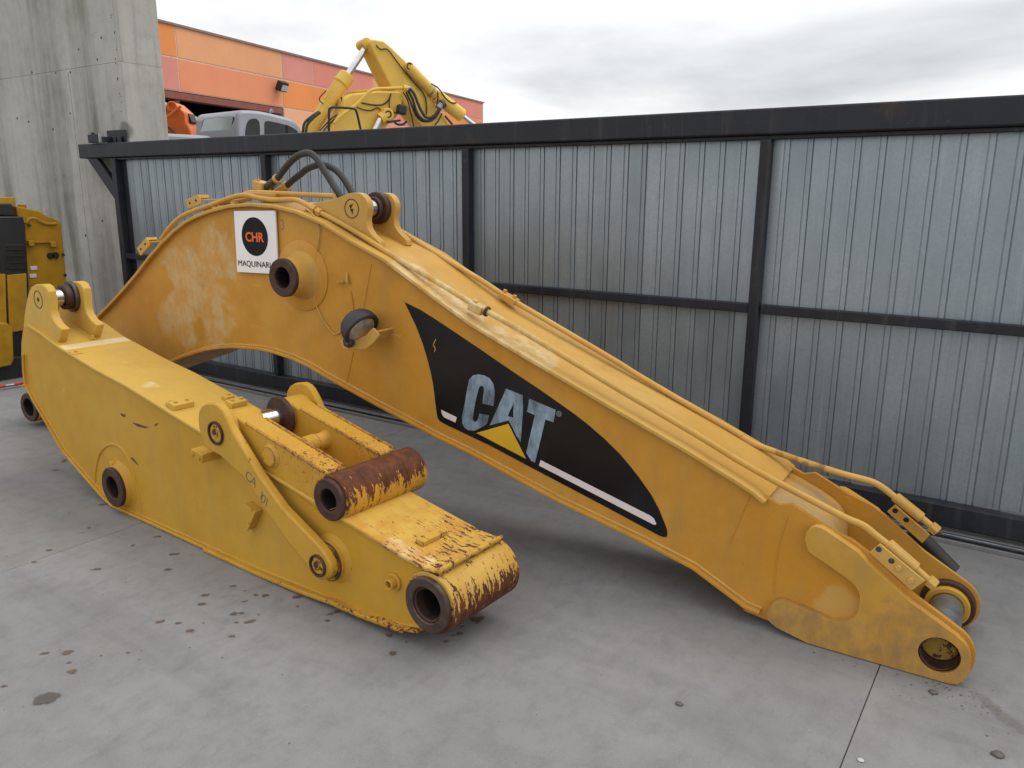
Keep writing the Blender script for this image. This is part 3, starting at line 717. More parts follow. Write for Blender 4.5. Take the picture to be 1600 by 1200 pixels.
# pipe end brackets standing on the edge of both fork cheeks
for y0, PP, quad, holes, bolts in ((.020, P1, [(-0.296,0.408),(-0.265,0.45),(-0.111,0.349),(-0.148,0.302)], [(-0.267,0.429),(-0.222,0.396)], [(-0.197,0.377),(-0.155,0.341)]), (BW - .035, P2, [(-0.293,0.416),(-0.268,0.451),(-0.133,0.354),(-0.155,0.314)], [(-0.265,0.427),(-0.222,0.398)], [(-0.197,0.381),(-0.155,0.349)])):
    br = MB().prism(quad, y0, y0 + .010).build('pipe_bracket', M['boom_top'], boom, .002)
    for h in holes: MB().cyl((h[0], y0 - .0006, h[1]), (h[0], y0 + .003, h[1]), .0105, n=16).build('bolt_hole', M['bore'] if y0 > .1 else M['dark_steel'], br)
    for h in bolts: MB().cyl((h[0], y0 - (.011 if y0 < .1 else .001), h[1]), (h[0], y0 + .001, h[1]), .0115 if y0 < .1 else .008, n=6, ch=.001).build('bolt', M['boom_top'], br)
    e = Vector(PP[-1]); dd = (Vector(PP[-1]) - Vector(PP[-3])).normalized(); n_ = Vector((-dd.z, 0, dd.x))
    MB().cyl(e - dd * .195, e - dd * .070, .0185, n=20, ch=.003).build('pipe_sleeve', M['boom_top'], boom)
    MB().box(e - dd * .132 + n_ * .017 + Vector((0, .006, 0)), (.120, .016, .006), slope(dd)).build('sleeve_tab', M['boom_top'], boom, .002)
# rubber hoses over the crown
HA = [(-3.488,0.2,1.678),(-3.415,0.2,1.714),(-3.362,0.2,1.757),(-3.32,0.2,1.79),(-3.27,0.2,1.821),(-3.221,0.2,1.84),(-3.165,0.2,1.845),(-3.129,0.2,1.832),(-3.098,0.2,1.806),(-3.065,0.2,1.764),(-3.036,0.2,1.729),(-2.994,0.2,1.678),(-2.949,0.2,1.621)]
HB = [(-3.488,0.26,1.644),(-3.41,0.26,1.678),(-3.352,0.26,1.712),(-3.292,0.26,1.742),(-3.242,0.26,1.768),(-3.184,0.26,1.783),(-3.137,0.26,1.789),(-3.092,0.26,1.782),(-3.047,0.26,1.766),(-3.012,0.26,1.743),(-2.978,0.26,1.711),(-2.945,0.26,1.669),(-2.904,0.26,1.611)]
for H in (HA, HB): MB().tube(H, .0175, 14).build('hydraulic_hose', M['hose'], boom)
for H in (HA, HB):
    a, b = Vector(H[0]), Vector(H[1]); d = (b - a).normalized()
    MB().cyl(a - d * .035, b - d * .0, .0205, n=18, ch=.002).build('hose_ferrule', M['dark_steel'] if H is HA else M['boom_top'], boom)
    MB().cyl(b - d * .006, b + d * .012, .0255, n=18, ch=.002).build('hose_collar', M['boom_top'], boom)
q = [(-3.534,0.2,1.678)][0]
MB().box(q, (.075, .075, .05), R(12)).build('hose_block', M['boom_top'], boom, .006)
MB().cyl((q[0] - .01, q[1] - .02, q[2] + .02), (q[0] - .01, q[1] - .02, q[2] + .04), .014, n=6).build('bolt', M['boom_top'], boom)
MB().box((q[0] + .08, .20, q[2] - .045), (.20, .16, .02), R(2)).build('hose_shelf', M['boom_top'], boom, .003)
# two hose guide brackets on the back of the arch
for p, ang, armp in ((([(-4.119,0.22,1.604)])[0], R(-14), [(-4.038,0.22,1.601),(-3.908,0.22,1.602)]), (([(-4.645,0.22,1.324)])[0], R(-33), [(-4.59,0.22,1.338),(-4.486,0.22,1.346)])):
    b = MB().box(p, (.13, .075, .020), ang)
    b.box((p[0] + .012, p[1] - .033, p[2] - .018), (.13, .010, .05), ang)
    ob = b.build('hose_bracket', M['boom_top'], boom, .003)
    for k in (-.03, .03): MB().cyl((p[0] + k * math.cos(ang) + .01, p[1] - .036, p[2] - k * math.sin(ang) - .015), (p[0] + k * math.cos(ang) + .01, p[1] - .040, p[2] - k * math.sin(ang) - .015), .007, n=12).build('bolt_hole', M['bore'], ob)
    a, b2 = Vector(armp[0]), Vector(armp[1]); cc = (a + b2) / 2
    MB().box((cc.x, cc.y, cc.z), ((b2 - a).length + .05, .06, .009), slope(b2 - a)).build('bracket_arm', M['boom_top'], boom, .002)
for p in [(-3.742,0.05,1.557),(-3.698,0.05,1.564),(-3.586,0.05,1.586),(-3.063,0.05,1.554)]: MB().box((p[0], p[1], p[2] - .006), (.03, .03, .03), R(6)).build('weld_lug', M['boom_top'], boom, .003)
# weld seams and thin cable
for ps, r in (([(-2.608,0.03,1.315),(-2.623,0.03,1.259),(-2.649,0.03,1.165),(-2.674,0.03,1.068)], .004), ([(-2.749,0.03,0.868),(-2.77,0.03,0.799),(-2.806,0.03,0.695)], .004), ([(-0.587,0.03,0.479),(-0.607,0.03,0.374),(-0.613,0.03,0.28),(-0.613,0.03,0.159)], .0035), ([(-0.732,0.03,0.525),(-0.766,0.03,0.415),(-0.796,0.03,0.313)], .0025)):
    MB().tube(ps, r, 8, True, 8).build('weld_seam', M['boom'], boom)
wp = [(x, .030, z) for x, z in offset(top[4:26], -.022)]; MB().tube(wp, .0045, 8, False).build('weld_seam', M['boom_top'], boom)
wp = [(x, .030, z) for x, z in offset(bot[4:], .021)]; MB().tube(wp, .0055, 8, False).build('weld_seam', M['boom_top'], boom)
MB().tube([(-3.019,0.022,1.568),(-2.968,0.022,1.537),(-2.941,0.022,1.494),(-2.935,0.022,1.445),(-2.965,0.022,1.336),(-2.986,0.022,1.239),(-2.995,0.022,1.167),(-2.991,0.022,1.109),(-2.967,0.022,1.055),(-2.926,0.022,0.999),(-2.888,0.022,0.963),(-2.858,0.022,0.949),(-2.822,0.022,0.966)], .0032, 8).build('lamp_cable', M['boom_top'], boom)
MB().tube([(-2.745,0.026,1.174),(-2.736,0.026,1.111),(-2.731,0.026,1.045)], .0028, 6).build('lamp_cable', M['boom'], boom)
q = [(-2.767,0.03,1.232)][0]; MB().tube([(q[0], .028, q[2] + .03), (q[0] + .012, .015, q[2] - .01), (q[0] + .014, .02, q[2] - .02)], .0075, 8).build('cable_stub', M['boom_top'], boom)
q = [(-2.793,0.03,1.215)][0]; MB().cyl((q[0], .03, q[2]), (q[0] - .01, -.005, q[2]), .008, n=8).build('stud', M['boom_top'], boom)
# work lamp
lc = Vector([(-2.592,-0.085,1.025)][0])
nrm = Vector((0.80, -0.10, -0.60)).normalized()
hood = MB().lathe(lc + nrm * .026, -nrm, [(.072, .006), (.086, 0), (.094, .006), (.095, .024), (.090, .050), (.076, .074), (.052, .093), (.024, .102), (0, .104)], 40, caps=False).build('work_lamp', M['rubber'], boom)
MB().lathe(lc + nrm * .022, nrm, [(.073, -.004), (.062, .006), (.036, .013), (0, .016)], 36).build('lens', M['lens'], hood)
bp = [(-2.71,0.953),(-2.683,0.909),(-2.551,0.923),(-2.502,0.953),(-2.452,1.001),(-2.49,1.036),(-2.54,0.992),(-2.606,0.961)]
MB().prism(rounded(bp, .01, 2), -.104, -.096).build('lamp_bracket', M['boom_top'], boom, .002)
b2 = [(-2.503,-0.06,0.99)][0]; MB().box((b2[0], -.036, b2[2]), (.012, .134, .06), R(35)).build('lamp_bracket', M['boom_top'], boom, .002)
kc = [(-2.633,-0.115,0.954)][0]
MB().cyl((kc[0], -.104, kc[2]), (kc[0], -.136, kc[2]), .028, n=6, ch=.003).build('lamp_knob', M['rubber'], boom)
MB().cyl((kc[0] + .004, -.135, kc[2] - .002), (kc[0] + .004, -.140, kc[2] - .002), .013, n=16).build('lamp_bolt', M['dark_steel'], boom)
# decal
DZ = 'z'
dec = [(-2.406,1.145),(-2.341,1.038),(-2.302,0.956),(-2.278,0.889),(-2.258,0.824),(-2.244,0.759),(-2.235,0.687),(-2.226,0.623),(-2.22,0.603),(-2.209,0.592),(-2.174,0.581),(-1.92,0.52),(-1.714,0.46),(-1.372,0.363),(-1.087,0.279),(-1.066,0.277),(-1.055,0.281),(-1.052,0.295),(-1.057,0.317),(-1.093,0.391),(-1.133,0.451),(-1.183,0.507),(-1.232,0.556),(-1.282,0.601),(-1.352,0.652),(-1.434,0.704),(-1.506,0.743),(-1.59,0.784),(-1.675,0.825),(-1.751,0.859),(-1.863,0.911),(-1.977,0.965),(-2.094,1.019),(-2.215,1.074),(-2.313,1.116)]
dob = MB().prism(dec, .0270, .0290).build('side_decal', M['decal'], boom)
yl = .0262
C_ = [(-1.965,0.715),(-1.904,0.712),(-1.899,0.736),(-1.897,0.786),(-1.905,0.816),(-1.924,0.837),(-1.954,0.848),(-1.989,0.849),(-2.015,0.84),(-2.036,0.819),(-2.047,0.78),(-2.061,0.707),(-2.079,0.633),(-2.078,0.601),(-2.066,0.583),(-2.043,0.575),(-2.009,0.578),(-1.982,0.593),(-1.954,0.609),(-1.938,0.626),(-1.928,0.664),(-1.982,0.665),(-1.986,0.646),(-1.993,0.629),(-2.004,0.621),(-2.016,0.625),(-2.018,0.641),(-2.003,0.716),(-1.985,0.78),(-1.978,0.793),(-1.968,0.798),(-1.958,0.794),(-1.955,0.78)]
A_ = [(-1.924,0.617),(-1.901,0.665),(-1.873,0.725),(-1.85,0.772),(-1.837,0.802),(-1.75,0.784),(-1.747,0.728),(-1.752,0.649),(-1.758,0.565),(-1.782,0.594),(-1.804,0.631),(-1.823,0.657)]
Ah = [(-1.796,0.741),(-1.814,0.706),(-1.827,0.676),(-1.798,0.674)]
T_ = [(-1.716,0.773),(-1.583,0.742),(-1.593,0.685),(-1.633,0.691),(-1.656,0.594),(-1.683,0.483),(-1.703,0.489),(-1.729,0.522),(-1.709,0.607),(-1.686,0.703),(-1.727,0.712)]
for poly, hl in ((C_, ()), (A_, (Ah,)), (T_, ())): MB().prism(poly, yl, .0268, holes=hl).build('decal_letter', M['letters'], dob)
MB().prism([(-1.824,0.641),(-1.998,0.569),(-1.729,0.493)], yl, .0268).build('decal_triangle', M['decal_yellow'], dob)
MB().prism([(-2.2,0.65),(-2.109,0.627),(-2.117,0.6),(-2.184,0.616),(-2.196,0.63)], yl, .0268).build('decal_stripe', M['decal_white'], dob)
MB().prism([(-1.654,0.501),(-1.128,0.357),(-1.114,0.349),(-1.102,0.33),(-1.105,0.322),(-1.115,0.322),(-1.662,0.474)], yl, .0268).build('decal_stripe', M['decal_white'], dob)
q = [(-1.567,0.727)][0]; MB().ring(q[0], q[1], yl, .0268, .012, .009, 20, .0001).add(*shift(text_mb('R', .013, .0003, 1, .0003), (q[0], .0265, q[1]))).build('trademark_sign', M['letters'], dob)
sc = [(-2.224,0.026,0.986),(-2.233,0.026,0.97),(-2.238,0.026,0.955),(-2.228,0.026,0.941),(-2.233,0.026,0.925)]; MB().tube(sc, .0022, 5, True, 4).build('scratch', M['boom_top'], dob)
# small handwritten figure beside the sign
q = [(-3.203,0.029,1.481)][0]
MB().add(*shift(text_mb('3', .075, 0, .8, .0004), (q[0], .0292, q[2]))).build('chalk_figure', M['chalk'], boom)

# company sign leaning flat on the boom
sgo = [(-3.399,0.015,1.391)][0]
sign = thing('company_sign', 'white square board with black disc and orange letters on the boom side', 'sign', (-0.106,2.881), 2)
sp = [(-3.546,1.548),(-3.23,1.555),(-3.238,1.23),(-3.555,1.224)]
MB().prism(list(reversed(sp)), .010, .021).build('board', M['white'], sign, .002)
sc_ = [(-3.395,1.418)][0]; sw = sp[1][0] - sp[0][0]
MB().lathe((sc_[0], .0096, sc_[1]), (0, 1, 0), [(0, -.0008), (sw * .318, -.0008), (sw * .318, .0002)], 64).build('disc', M['black_print'], sign)
q = [(-3.394,1.416)][0]
MB().add(*shift(fit_text('CHR', .140, .050, .022), (q[0], .0078, q[1]))).build('lettering', M['orange_print'], sign)
q = [(-3.396,1.272)][0]
MB().add(*shift(fit_text('MAQUINARIA', .285, .036, 0.0), (q[0], .0088, q[1]))).build('lettering', M['black_print'], sign)

# ================================================================== small arm (dipper stick) with link
stick = thing('excavator_stick', 'yellow excavator dipper arm with chipped paint and rusty link in front of the long boom', 'dipper arm', (-2.601,2.043), -2.8)
SW = 0.372
def fl(P, lo=.004): return [(x, max(z, lo)) for x, z in P]
stop = [(-2.131,0.92),(-1.975,0.889),(-1.8,0.838),(-1.381,0.761),(-1.093,0.72),(-0.797,0.662),(-0.49,0.602),(-0.076,0.524),(0.347,0.444),(0.493,0.415),(0.682,0.378),(0.771,0.362),(0.851,0.348),(0.949,0.343)]
sbot = fl([(-2.253,0.736),(-2.279,0.627),(-2.28,0.543),(-2.199,0.456),(-2.094,0.37),(-1.992,0.282),(-1.91,0.211),(-1.709,0.121),(-1.484,0.025),(-1.408,-0),(-1.324,-0.016),(-0.979,-0.017),(-0.556,-0.011),(-0.135,0),(0.354,0.021),(0.524,0.023),(0.701,0.033),(0.842,0.063)])
rc_x, rc_z = [(0.909,0.211)][0]
ti = offset(stop, -.006); bi = offset(sbot, .008)
sweb = [(-2.301,0.712),(-2.277,0.791),(-2.224,0.882)] + ti + [(rc_x - .075, rc_z + .075), (rc_x - .085, rc_z), (rc_x - .075, max(rc_z - .085, .05))] + list(reversed(bi))
bx_, bz_ = [(-1.286,0.151)][0]
MB().prism(sweb, .018, .036, holes=[circ(bx_, bz_, .0625, 28)]).build('side_plate', M['stick'], stick, flat=True)
MB().prism(sweb, SW - .036, SW - .018).build('side_plate', M['stick'], stick, flat=True)
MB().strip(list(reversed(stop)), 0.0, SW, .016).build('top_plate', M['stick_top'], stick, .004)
MB().strip(sbot, 0.0, SW, .016).build('bottom_plate', M['stick_low'], stick, .004)
kl = fl([(-0.53,-0.031),(-0.12,-0.008),(0.187,0.012),(0.368,0.026),(0.537,0.027),(0.774,0.044)], .002)
MB().strip(kl, -.012, .05, .020).build('wear_bar', M['stick_low'], stick, .006)
wp = [(x, .018, z) for x, z in offset(sbot, .020)]; MB().tube(wp, .0055, 8, False).build('weld_seam', M['stick'], stick)
wp = [(x, .018, z) for x, z in offset(stop, -.020)]; MB().tube(wp, .0030, 8, False).build('weld_seam', M['stick'], stick)
q = [(-1.78,0.83),(-1.705,0.815)]
dq = Vector((q[1][0] - q[0][0], 0, q[1][1] - q[0][1])).normalized()
MB().box((q[0][0] * .5 + q[1][0] * .5, SW / 2, q[0][1] * .5 + q[1][1] * .5 + .002), (.075, SW - .012, .008), slope(dq)).build('weld_seam', plain('cream_weld', (0.66, 0.52, 0.28), .5, 0, .1), stick, .003)
# nose tube
MB().lathe((rc_x, 0, rc_z), (0, 1, 0), [(.061, .0), (.114, .0), (.118, .004), (.118, .085), (.1165, .088), (.118, .091), (.118, SW + .012), (.114, SW + .016), (.061, SW + .016)], 64, caps=False).build('nose_tube', M['tube_end'], stick)
MB().ring(rc_x, rc_z, -.022, .002, .105, .068).build('bearing_ring', M['brown_steel'], stick)
MB().ring(rc_x, rc_z, -.014, .03, .0685, .059).build('bushing', M['rust'], stick)
MB().lathe((rc_x, 0, rc_z), (0, 1, 0), [(.0605, -.008), (.0605, .20), (0, .201)], 40, caps=False).build('bore_wall', M['bore'], stick)
q = [(0.949,0,0.343)][0]
MB().tube([(q[0], .004, q[2] + .004), (q[0], SW - .004, q[2] + .004)], .010, 10, False).build('weld_seam', M['tube_end'], stick)
# lower boss with half round weld
MB().lathe((bx_, 0, bz_), (0, 1, 0), [(.135, .0185), (.120, .012), (.110, -.005), (.106, -.016), (.0615, -.016), (.0615, .017)], 48, caps=False).build('cylinder_boss', M['stick'], stick)
MB().ring(bx_, bz_, -.036, -.014, .106, .060).build('bearing_ring', M['rust'], stick)
MB().lathe((bx_, 0, bz_), (0, 1, 0), [(.061, -.030), (.061, .10), (0, .101)], 40, caps=False).build('bore_wall', M['bore'], stick)
arch = [(-1.578,0.018,0.104),(-1.555,0.018,0.172),(-1.508,0.018,0.255),(-1.455,0.018,0.309),(-1.393,0.018,0.346),(-1.329,0.018,0.366),(-1.27,0.018,0.367),(-1.211,0.018,0.344),(-1.17,0.018,0.301),(-1.141,0.018,0.228),(-1.123,0.018,0.128),(-1.113,0.018,0.022)]
MB().tube(arch, .0075, 8).build('weld_seam', M['stick'], stick)
q = [(-1.332,0.018,0.264)][0]; MB().cyl((q[0], .018, q[2]), (q[0] - .004, -.006, q[2]), .014, n=14, ch=.003).build('grease_nipple', M['stick_top'], stick)
# head ears with pin
ear = [(-2.248,0.882),(-2.207,0.96),(-2.162,1.03),(-2.109,1.099),(-2.067,1.13),(-2.016,1.146),(-1.937,1.153),(-1.895,1.143),(-1.872,1.117),(-1.869,1.075),(-1.877,1.019),(-1.866,0.978),(-1.83,0.947),(-1.764,0.922)]
epoly = ear + [(-1.829,0.841),(-2.064,0.876)]
ex, ez = [(-2.001,1.065)][0]
for y0, y1 in ((.026, .072), (.212, .258)): MB().prism(epoly, y0, y1).build('cylinder_ear', M['stick_top'], stick, .006)
MB().ring(ex, ez, .0235, .0275, .050, .046, ch=.001).build('pin_groove', M['rust'], stick)
MB().lathe((ex, 0, ez), (0, 1, 0), [(0, .0225), (.012, .0235), (.014, .027)], 9).build('pin_mark', M['rust'], stick)
MB().cyl((ex, .0725, ez), (ex, .2115, ez), .047, n=32).build('ear_pin', M['chrome'], stick)
MB().ring(ex, ez, .150, .190, .070, .048).build('rusty_washer', M['rust'], stick)
MB().ring(ex, ez, .188, .2115, .088, .048).build('rusty_washer', M['dark_steel'], stick)
# nose lug, studs and small blocks
def on_top(px, y, size, name='mount_block', mat=None, studs=1):
    a = min(range(len(stop) - 1), key=lambda i: abs((stop[i][0] + stop[i + 1][0]) / 2 - px))
    p, q = stop[a], stop[a + 1]
    for i in range(len(stop) - 1):
        if stop[i][0] <= px <= stop[i + 1][0]: p, q = stop[i], stop[i + 1]
    k = (px - p[0]) / (q[0] - p[0]); z = p[1] + (q[1] - p[1]) * k
    d = Vector((q[0] - p[0], 0, q[1] - p[1])).normalized(); n = Vector((-d.z, 0, d.x))
    c = Vector((px, y, z)) + n * size[2] / 2
    o = MB().box(c, size, slope(d)).build(name, mat or M['stick_top'], stick, .003)
    for j in range(studs):
        yy = y + (0 if studs == 1 else (j - .5) * size[1] * .55)
        b = Vector((px, yy, z)) + n * size[2]
        MB().cyl(b - n * .001, b + n * .010, .009, n=6).build('bolt', mat or M['stick_top'], o)
def xs(P): return P[0][0], P[0][1]
on_top([(-0.745,0.075,0.617)][0][0], .075, (.055, .105, .028), studs=2)
on_top([(-0.637,0.31,0.665)][0][0], .30, (.055, .09, .028), studs=2)
on_top([(-0.782,0.03,0.667)][0][0], .045, (.035, .035, .018))
on_top([(-0.717,0.3,0.67)][0][0], .31, (.04, .05, .022))
on_top([(0.768,0.17,0.376)][0][0], .165, (.040, .135, .020), 'wear_lug', M['tube_end'], 0)
on_top([(-1.648,0.02,0.843)][0][0], .03, (.05, .05, .004), 'weld_pad', M['stick_top'], 1)
on_top([(-1.807,0.15,0.848)][0][0], .20, (.02, .03, .012), 'weld_pad', M['stick_top'], 1)
q = [(-0.395,-0.03,0.52)][0]
lug = MB().box((q[0], -.03, q[2]), (.088, .096, .040), R(8)).build('mount_block', M['stick'], stick, .003)
for k in (-.025, .025): MB().cyl((q[0] + k, -.078, q[2] - .14 * k), (q[0] + k, -.086, q[2] - .14 * k), .009, n=6).build('bolt', M['stick'], lug)
ap = [(-0.149,0.339),(-0.075,0.319),(-0.085,0.304),(-0.14,0.218),(-0.174,0.203),(-0.113,0.3)]
ang = MB().prism(ap, -.022, .0175).build('angle_bracket', M['stick'], stick, .002)
for p in [(-0.099,-0,0.324),(-0.129,-0,0.254)]: MB().cyl((p[0], -.0215, p[2]), (p[0], -.027, p[2]), .007, n=6).build('bolt', M['stick'], ang)
q = [(0.716,-0.01,0.229)][0]
MB().ring(q[0], q[2], -.020, .018, .021, .014, 24, .002).ring(q[0], q[2], .006, .018, .034, .021, 24, .002).build('grease_pipe', M['stick'], stick)
MB().lathe((q[0], 0, q[2]), (0, 1, 0), [(0, .012), (.0145, .012)], 20, caps=False).build('bore_wall', M['bore'], stick)
# side links
lk = [(-0.388,0.647),(-0.387,0.685),(-0.377,0.721),(-0.354,0.748),(-0.317,0.768),(-0.255,0.779),(-0.223,0.773),(-0.198,0.755),(-0.175,0.728),(-0.16,0.706),(-0.141,0.676),(-0.07,0.609),(0.027,0.516),(0.162,0.412),(0.34,0.325),(0.395,0.297),(0.423,0.273),(0.444,0.247),(0.449,0.219),(0.436,0.19),(0.408,0.168),(0.377,0.158),(0.343,0.164),(0.317,0.181),(0.276,0.214),(0.208,0.252),(0.073,0.353),(-0.064,0.473),(-0.245,0.548),(-0.306,0.553),(-0.36,0.574)]
for y0, y1 in ((-.060, -.020), (SW + .035, SW + .070)): MB().prism(lk, y0, y1).build('side_link', M['link'], stick, .008)
ax_, az_ = [(-0.252,0.648)][0]; bx2, bz2 = [(0.373,0.222)][0]
for (qx, qz, r) in ((ax_, az_, .052), (bx2, bz2, .046)):
    for y, sg in ((-.060, -1), (SW + .070, 1)):
        MB().ring(qx, qz, min(y, y + sg * .012), max(y, y + sg * .012), r, r - .008, 36, .002).build('pin_collar', M['rust'], stick)
        MB().lathe((qx, 0, qz), (0, 1, 0), [(0, y + sg * .009), (r * .30, y + sg * .009), (r * .36, y + sg * .006), (r - .0105, y + sg * .005), (r - .010, y)], 32).build('pin_head', M['pin_head'], stick)
        MB().lathe((qx - .004, 0, qz + .004), (0, 1, 0), [(0, y + sg * .0105), (.013, y + sg * .0105), (.014, y + sg * .008)], 10).build('pin_socket', M['rust'], stick)
MB().lathe((bx2, 0, bz2), (0, 1, 0), [(.105, .0185), (.092, .010), (.080, .004), (.078, -.010), (.078, -.0195), (.02, -.0195)], 44).build('link_boss', M['stick'], stick)
MB().ring(bx2, bz2, -.0195, -.013, .083, .06, 44, .002).build('rusty_washer', M['rust'], stick)
# H shaped idler link
ux, uz = [(0.39,0.483)][0]
RT = .096
adir = Vector((ux - ax_, 0, uz - az_)).normalized(); an = Vector((-adir.z, 0, adir.x))
def arm(y0, y1):
    a, b = Vector((ax_, 0, az_)), Vector((ux, 0, uz))
    P = [a + an * .074 - adir * .01, a + an * .074 + adir * .12, b + an * .088 - adir * .055, b - an * .088 - adir * .055, a - an * .070 + adir * .14, a - an * .068]
    m1 = MB().prism([(p.x, p.z) for p in P], y0, y1)
    return m1
for y0, y1 in ((.004, .112), (.292, .394)):
    A = arm(y0, y1).build('link_arm', M['link'], stick, .008)
    for yy in (y0 + .004, y1 - .004):
        a = Vector((ax_, yy, az_)) + an * .075 + adir * .10; b = Vector((ux, yy, uz)) + an * .089 - adir * .06
        MB().tube([a, b], .0065, 8, False).build('edge_weld', M['link'], A)
    MB().lathe((ax_, 0, az_), (0, 1, 0), [(.05, y0 - .02), (.078, y0 - .02), (.080, y0 - .016), (.080, y1 + .016), (.078, y1 + .02), (.05, y1 + .02)], 44).build('link_eye', M['link'], stick)
q = [(0.028,0.586)][0]
MB().lathe((q[0], 0, q[1]), (0, 1, 0), [(.064, .0082), (.052, .002), (.044, -.004), (.041, -.012), (0, -.013)], 36).build('cross_boss', M['link'], stick)
MB().ring(ax_, az_, .258, .282, .094, .042, 44).build('rusty_washer', M['rust'], stick)
MB().cyl((ax_, .12, az_), (ax_, .29, az_), .047, n=32).build('link_pin', M['chrome'], stick)
cs = (q[0], q[1])
MB().lathe((cs[0], 0, cs[1]), (0, 1, 0), [(.050, .299), (.040, .288), (.036, .27), (.036, .235), (.040, .232), (.040, .170), (.036, .166), (.036, .13), (.042, .112), (.05, .106)], 28).build('cross_tube', M['link'], stick)
MB().lathe((ux, 0, uz), (0, 1, 0), [(.05, .006), (RT - .004, .006), (RT, .010), (RT, .112), (RT - .003, .115), (RT, .118), (RT, .335), (RT - .003, .338), (RT, .341), (RT, .452), (RT - .004, .456), (.05, .456)], 64, caps=False).build('link_tube', M['tube_link'], stick)
MB().ring(ux, uz, -.012, .008, RT - .010, .046).build('bearing_ring', M['rust'], stick)
MB().lathe((ux, 0, uz), (0, 1, 0), [(.0468, -.006), (.0468, .2), (0, .201)], 40, caps=False).build('bore_wall', M['bore'], stick)
# handwriting on the side link
for txt, P, rotk in (('C', [(-0.047,-0.061,0.497)], .2), ('A', [(-0.014,-0.061,0.482)], .2), ('1', [(0.032,-0.061,0.431)], .2), ('0', [(0.044,-0.061,0.419)], .2), ('1', [(0.064,-0.061,0.407)], .2)):
    v, f = text_mb(txt, .062, -.0008, 1, .0003)
    v = [(x * math.cos(-.45) - z * math.sin(-.45), y, x * math.sin(-.45) + z * math.cos(-.45)) for x, y, z in v]
    MB().add(*shift((v, f), (P[0][0], -.0606, P[0][2]))).build('marker_letter', M['marker'], stick)
# scrape marks on the side plate
for k, (ps, r) in enumerate((([(-1.113,0.523),(-1.051,0.527),(-0.992,0.525),(-0.95,0.529),(-0.994,0.514),(-1.066,0.511)], 0), ([(-0.9,0.548),(-0.863,0.567),(-0.871,0.553),(-0.89,0.543)], 0), ([(-1.218,0.554),(-1.168,0.553),(-1.171,0.539),(-1.208,0.539)], 0), ([(-1.171,0.325),(-1.139,0.332),(-1.106,0.312),(-1.09,0.298),(-1.119,0.305)], 0))):
    MB().prism(ps, .0172, .0176).build('rust_scrape', M['scrape'], stick)

# ================================================================== old engine housing at the left edge
eng = thing('engine_housing', 'old yellow engine housing with black radiator standing by the concrete wall', 'machine part', (-7.8, 3.7), 0, True)
X0 = -7.75
yb = [(3.617,1.38),(3.949,1.354),(3.94,1.046),(3.927,0.745),(3.844,0.075),(3.451,0.11)]
MB().prism(yb, X0, X0 - .55, 'x').build('housing_panel', M['old'], eng, .012)
ys = [(3.587,1.51),(3.786,1.462),(3.854,1.414),(3.948,1.371),(3.968,1.341),(3.758,1.335),(3.592,1.34)]
MB().prism(ys, X0 - .04, X0 - .40, 'x').build('sloped_cover', M['old'], eng, .01)
rb = [(3.086,1.432),(3.574,1.422),(3.587,1.355),(3.546,0.787),(3.446,-0.028),(2.858,-0.201)]
MB().prism(rb, -7.66, -8.1, 'x').build('radiator_frame', M['black'], eng, .012)
MB().prism([(3.392,1.184),(3.562,1.176),(3.539,0.961),(3.369,0.973)], -7.655, -7.70, 'x').build('radiator_vent', M['bore'], eng, .004)
for k in range(4):
    MB().prism([(3.395,1.151),(3.55,1.142),(3.547,1.126),(3.393,1.134)] if k == 0 else [(y, z - .055 * k) for y, z in [(3.395,1.151),(3.55,1.142),(3.547,1.126),(3.393,1.134)]], -7.648, -7.66, 'x').build('vent_bar', M['black'], eng)
MB().prism([(3.37,0.917),(3.532,0.921),(3.488,0.414),(3.323,0.408)], -7.648, -7.668, 'x').build('inner_panel', M['old'], eng, .004)
MB().prism([(3.015,0.956),(3.355,0.929),(3.254,0.01),(2.87,-0.088)], -7.640, -7.668, 'x').build('side_panel', M['old'], eng, .004)
MB().prism([(3.124,1.589),(3.55,1.589),(3.546,1.511),(3.464,1.495),(3.111,1.5)], -7.70, -8.1, 'x').build('top_cover', M['old'], eng, .008)
MB().prism([(3.108,1.537),(3.502,1.534),(3.531,1.428),(3.095,1.437)], -7.675, -8.05, 'x').build('hood_ridge', M['black'], eng, .01)
MB().prism([(2.939,0.555),(3.277,0.511),(3.313,0.46),(3.287,0.186),(3.259,0.133),(2.878,0.115)], -7.55, -7.70, 'x').build('corner_post', M['old'], eng, .012)
MB().prism([(2.904,0.248),(3.416,0.186),(3.5,-0.033),(3.512,-0.12),(2.86,-0.07)], -7.60, -7.9, 'x').build('sump', M['black'], eng, .02)
MB().prism([(3.632,1.197),(3.858,1.193),(3.856,1.175),(3.629,1.18)], X0 + .03, X0, 'x').build('hinge_rail', M['old'], eng, .003)
for p in [(3.641,1.18),(3.838,1.159)]: MB().box((-7.735, p[0], p[1]), (.05, .05, .05)).build('hinge', M['old'], eng, .006)
for p in [(3.807,1.055),(3.854,1.058)]: MB().cyl((-7.75, p[0], p[1]), (-7.735, p[0], p[1]), .030, n=16).build('latch_hole', M['bore'], eng)
for p in [(3.646,0.954),(3.631,0.885)]: MB().box((-7.747, p[0], p[1]), (.012, .06, .035)).build('torn_label', M['decal_white'], eng, .003)
for p in [(3.689,1.464),(3.794,1.405)]: MB().cyl((-7.9, p[0], p[1] - .02), (-7.9, p[0], p[1] + .06), .035, n=14, ch=.006).build('filler_cap', M['old'], eng)
MB().tube([(-7.74, y, z) for y, z in [(3.631,1.357),(3.652,1.391),(3.687,1.401),(3.725,1.395),(3.756,1.371),(3.793,1.353),(3.861,1.345),(3.896,1.35)]], .012, 8).build('fuel_pipe', M['old'], eng)
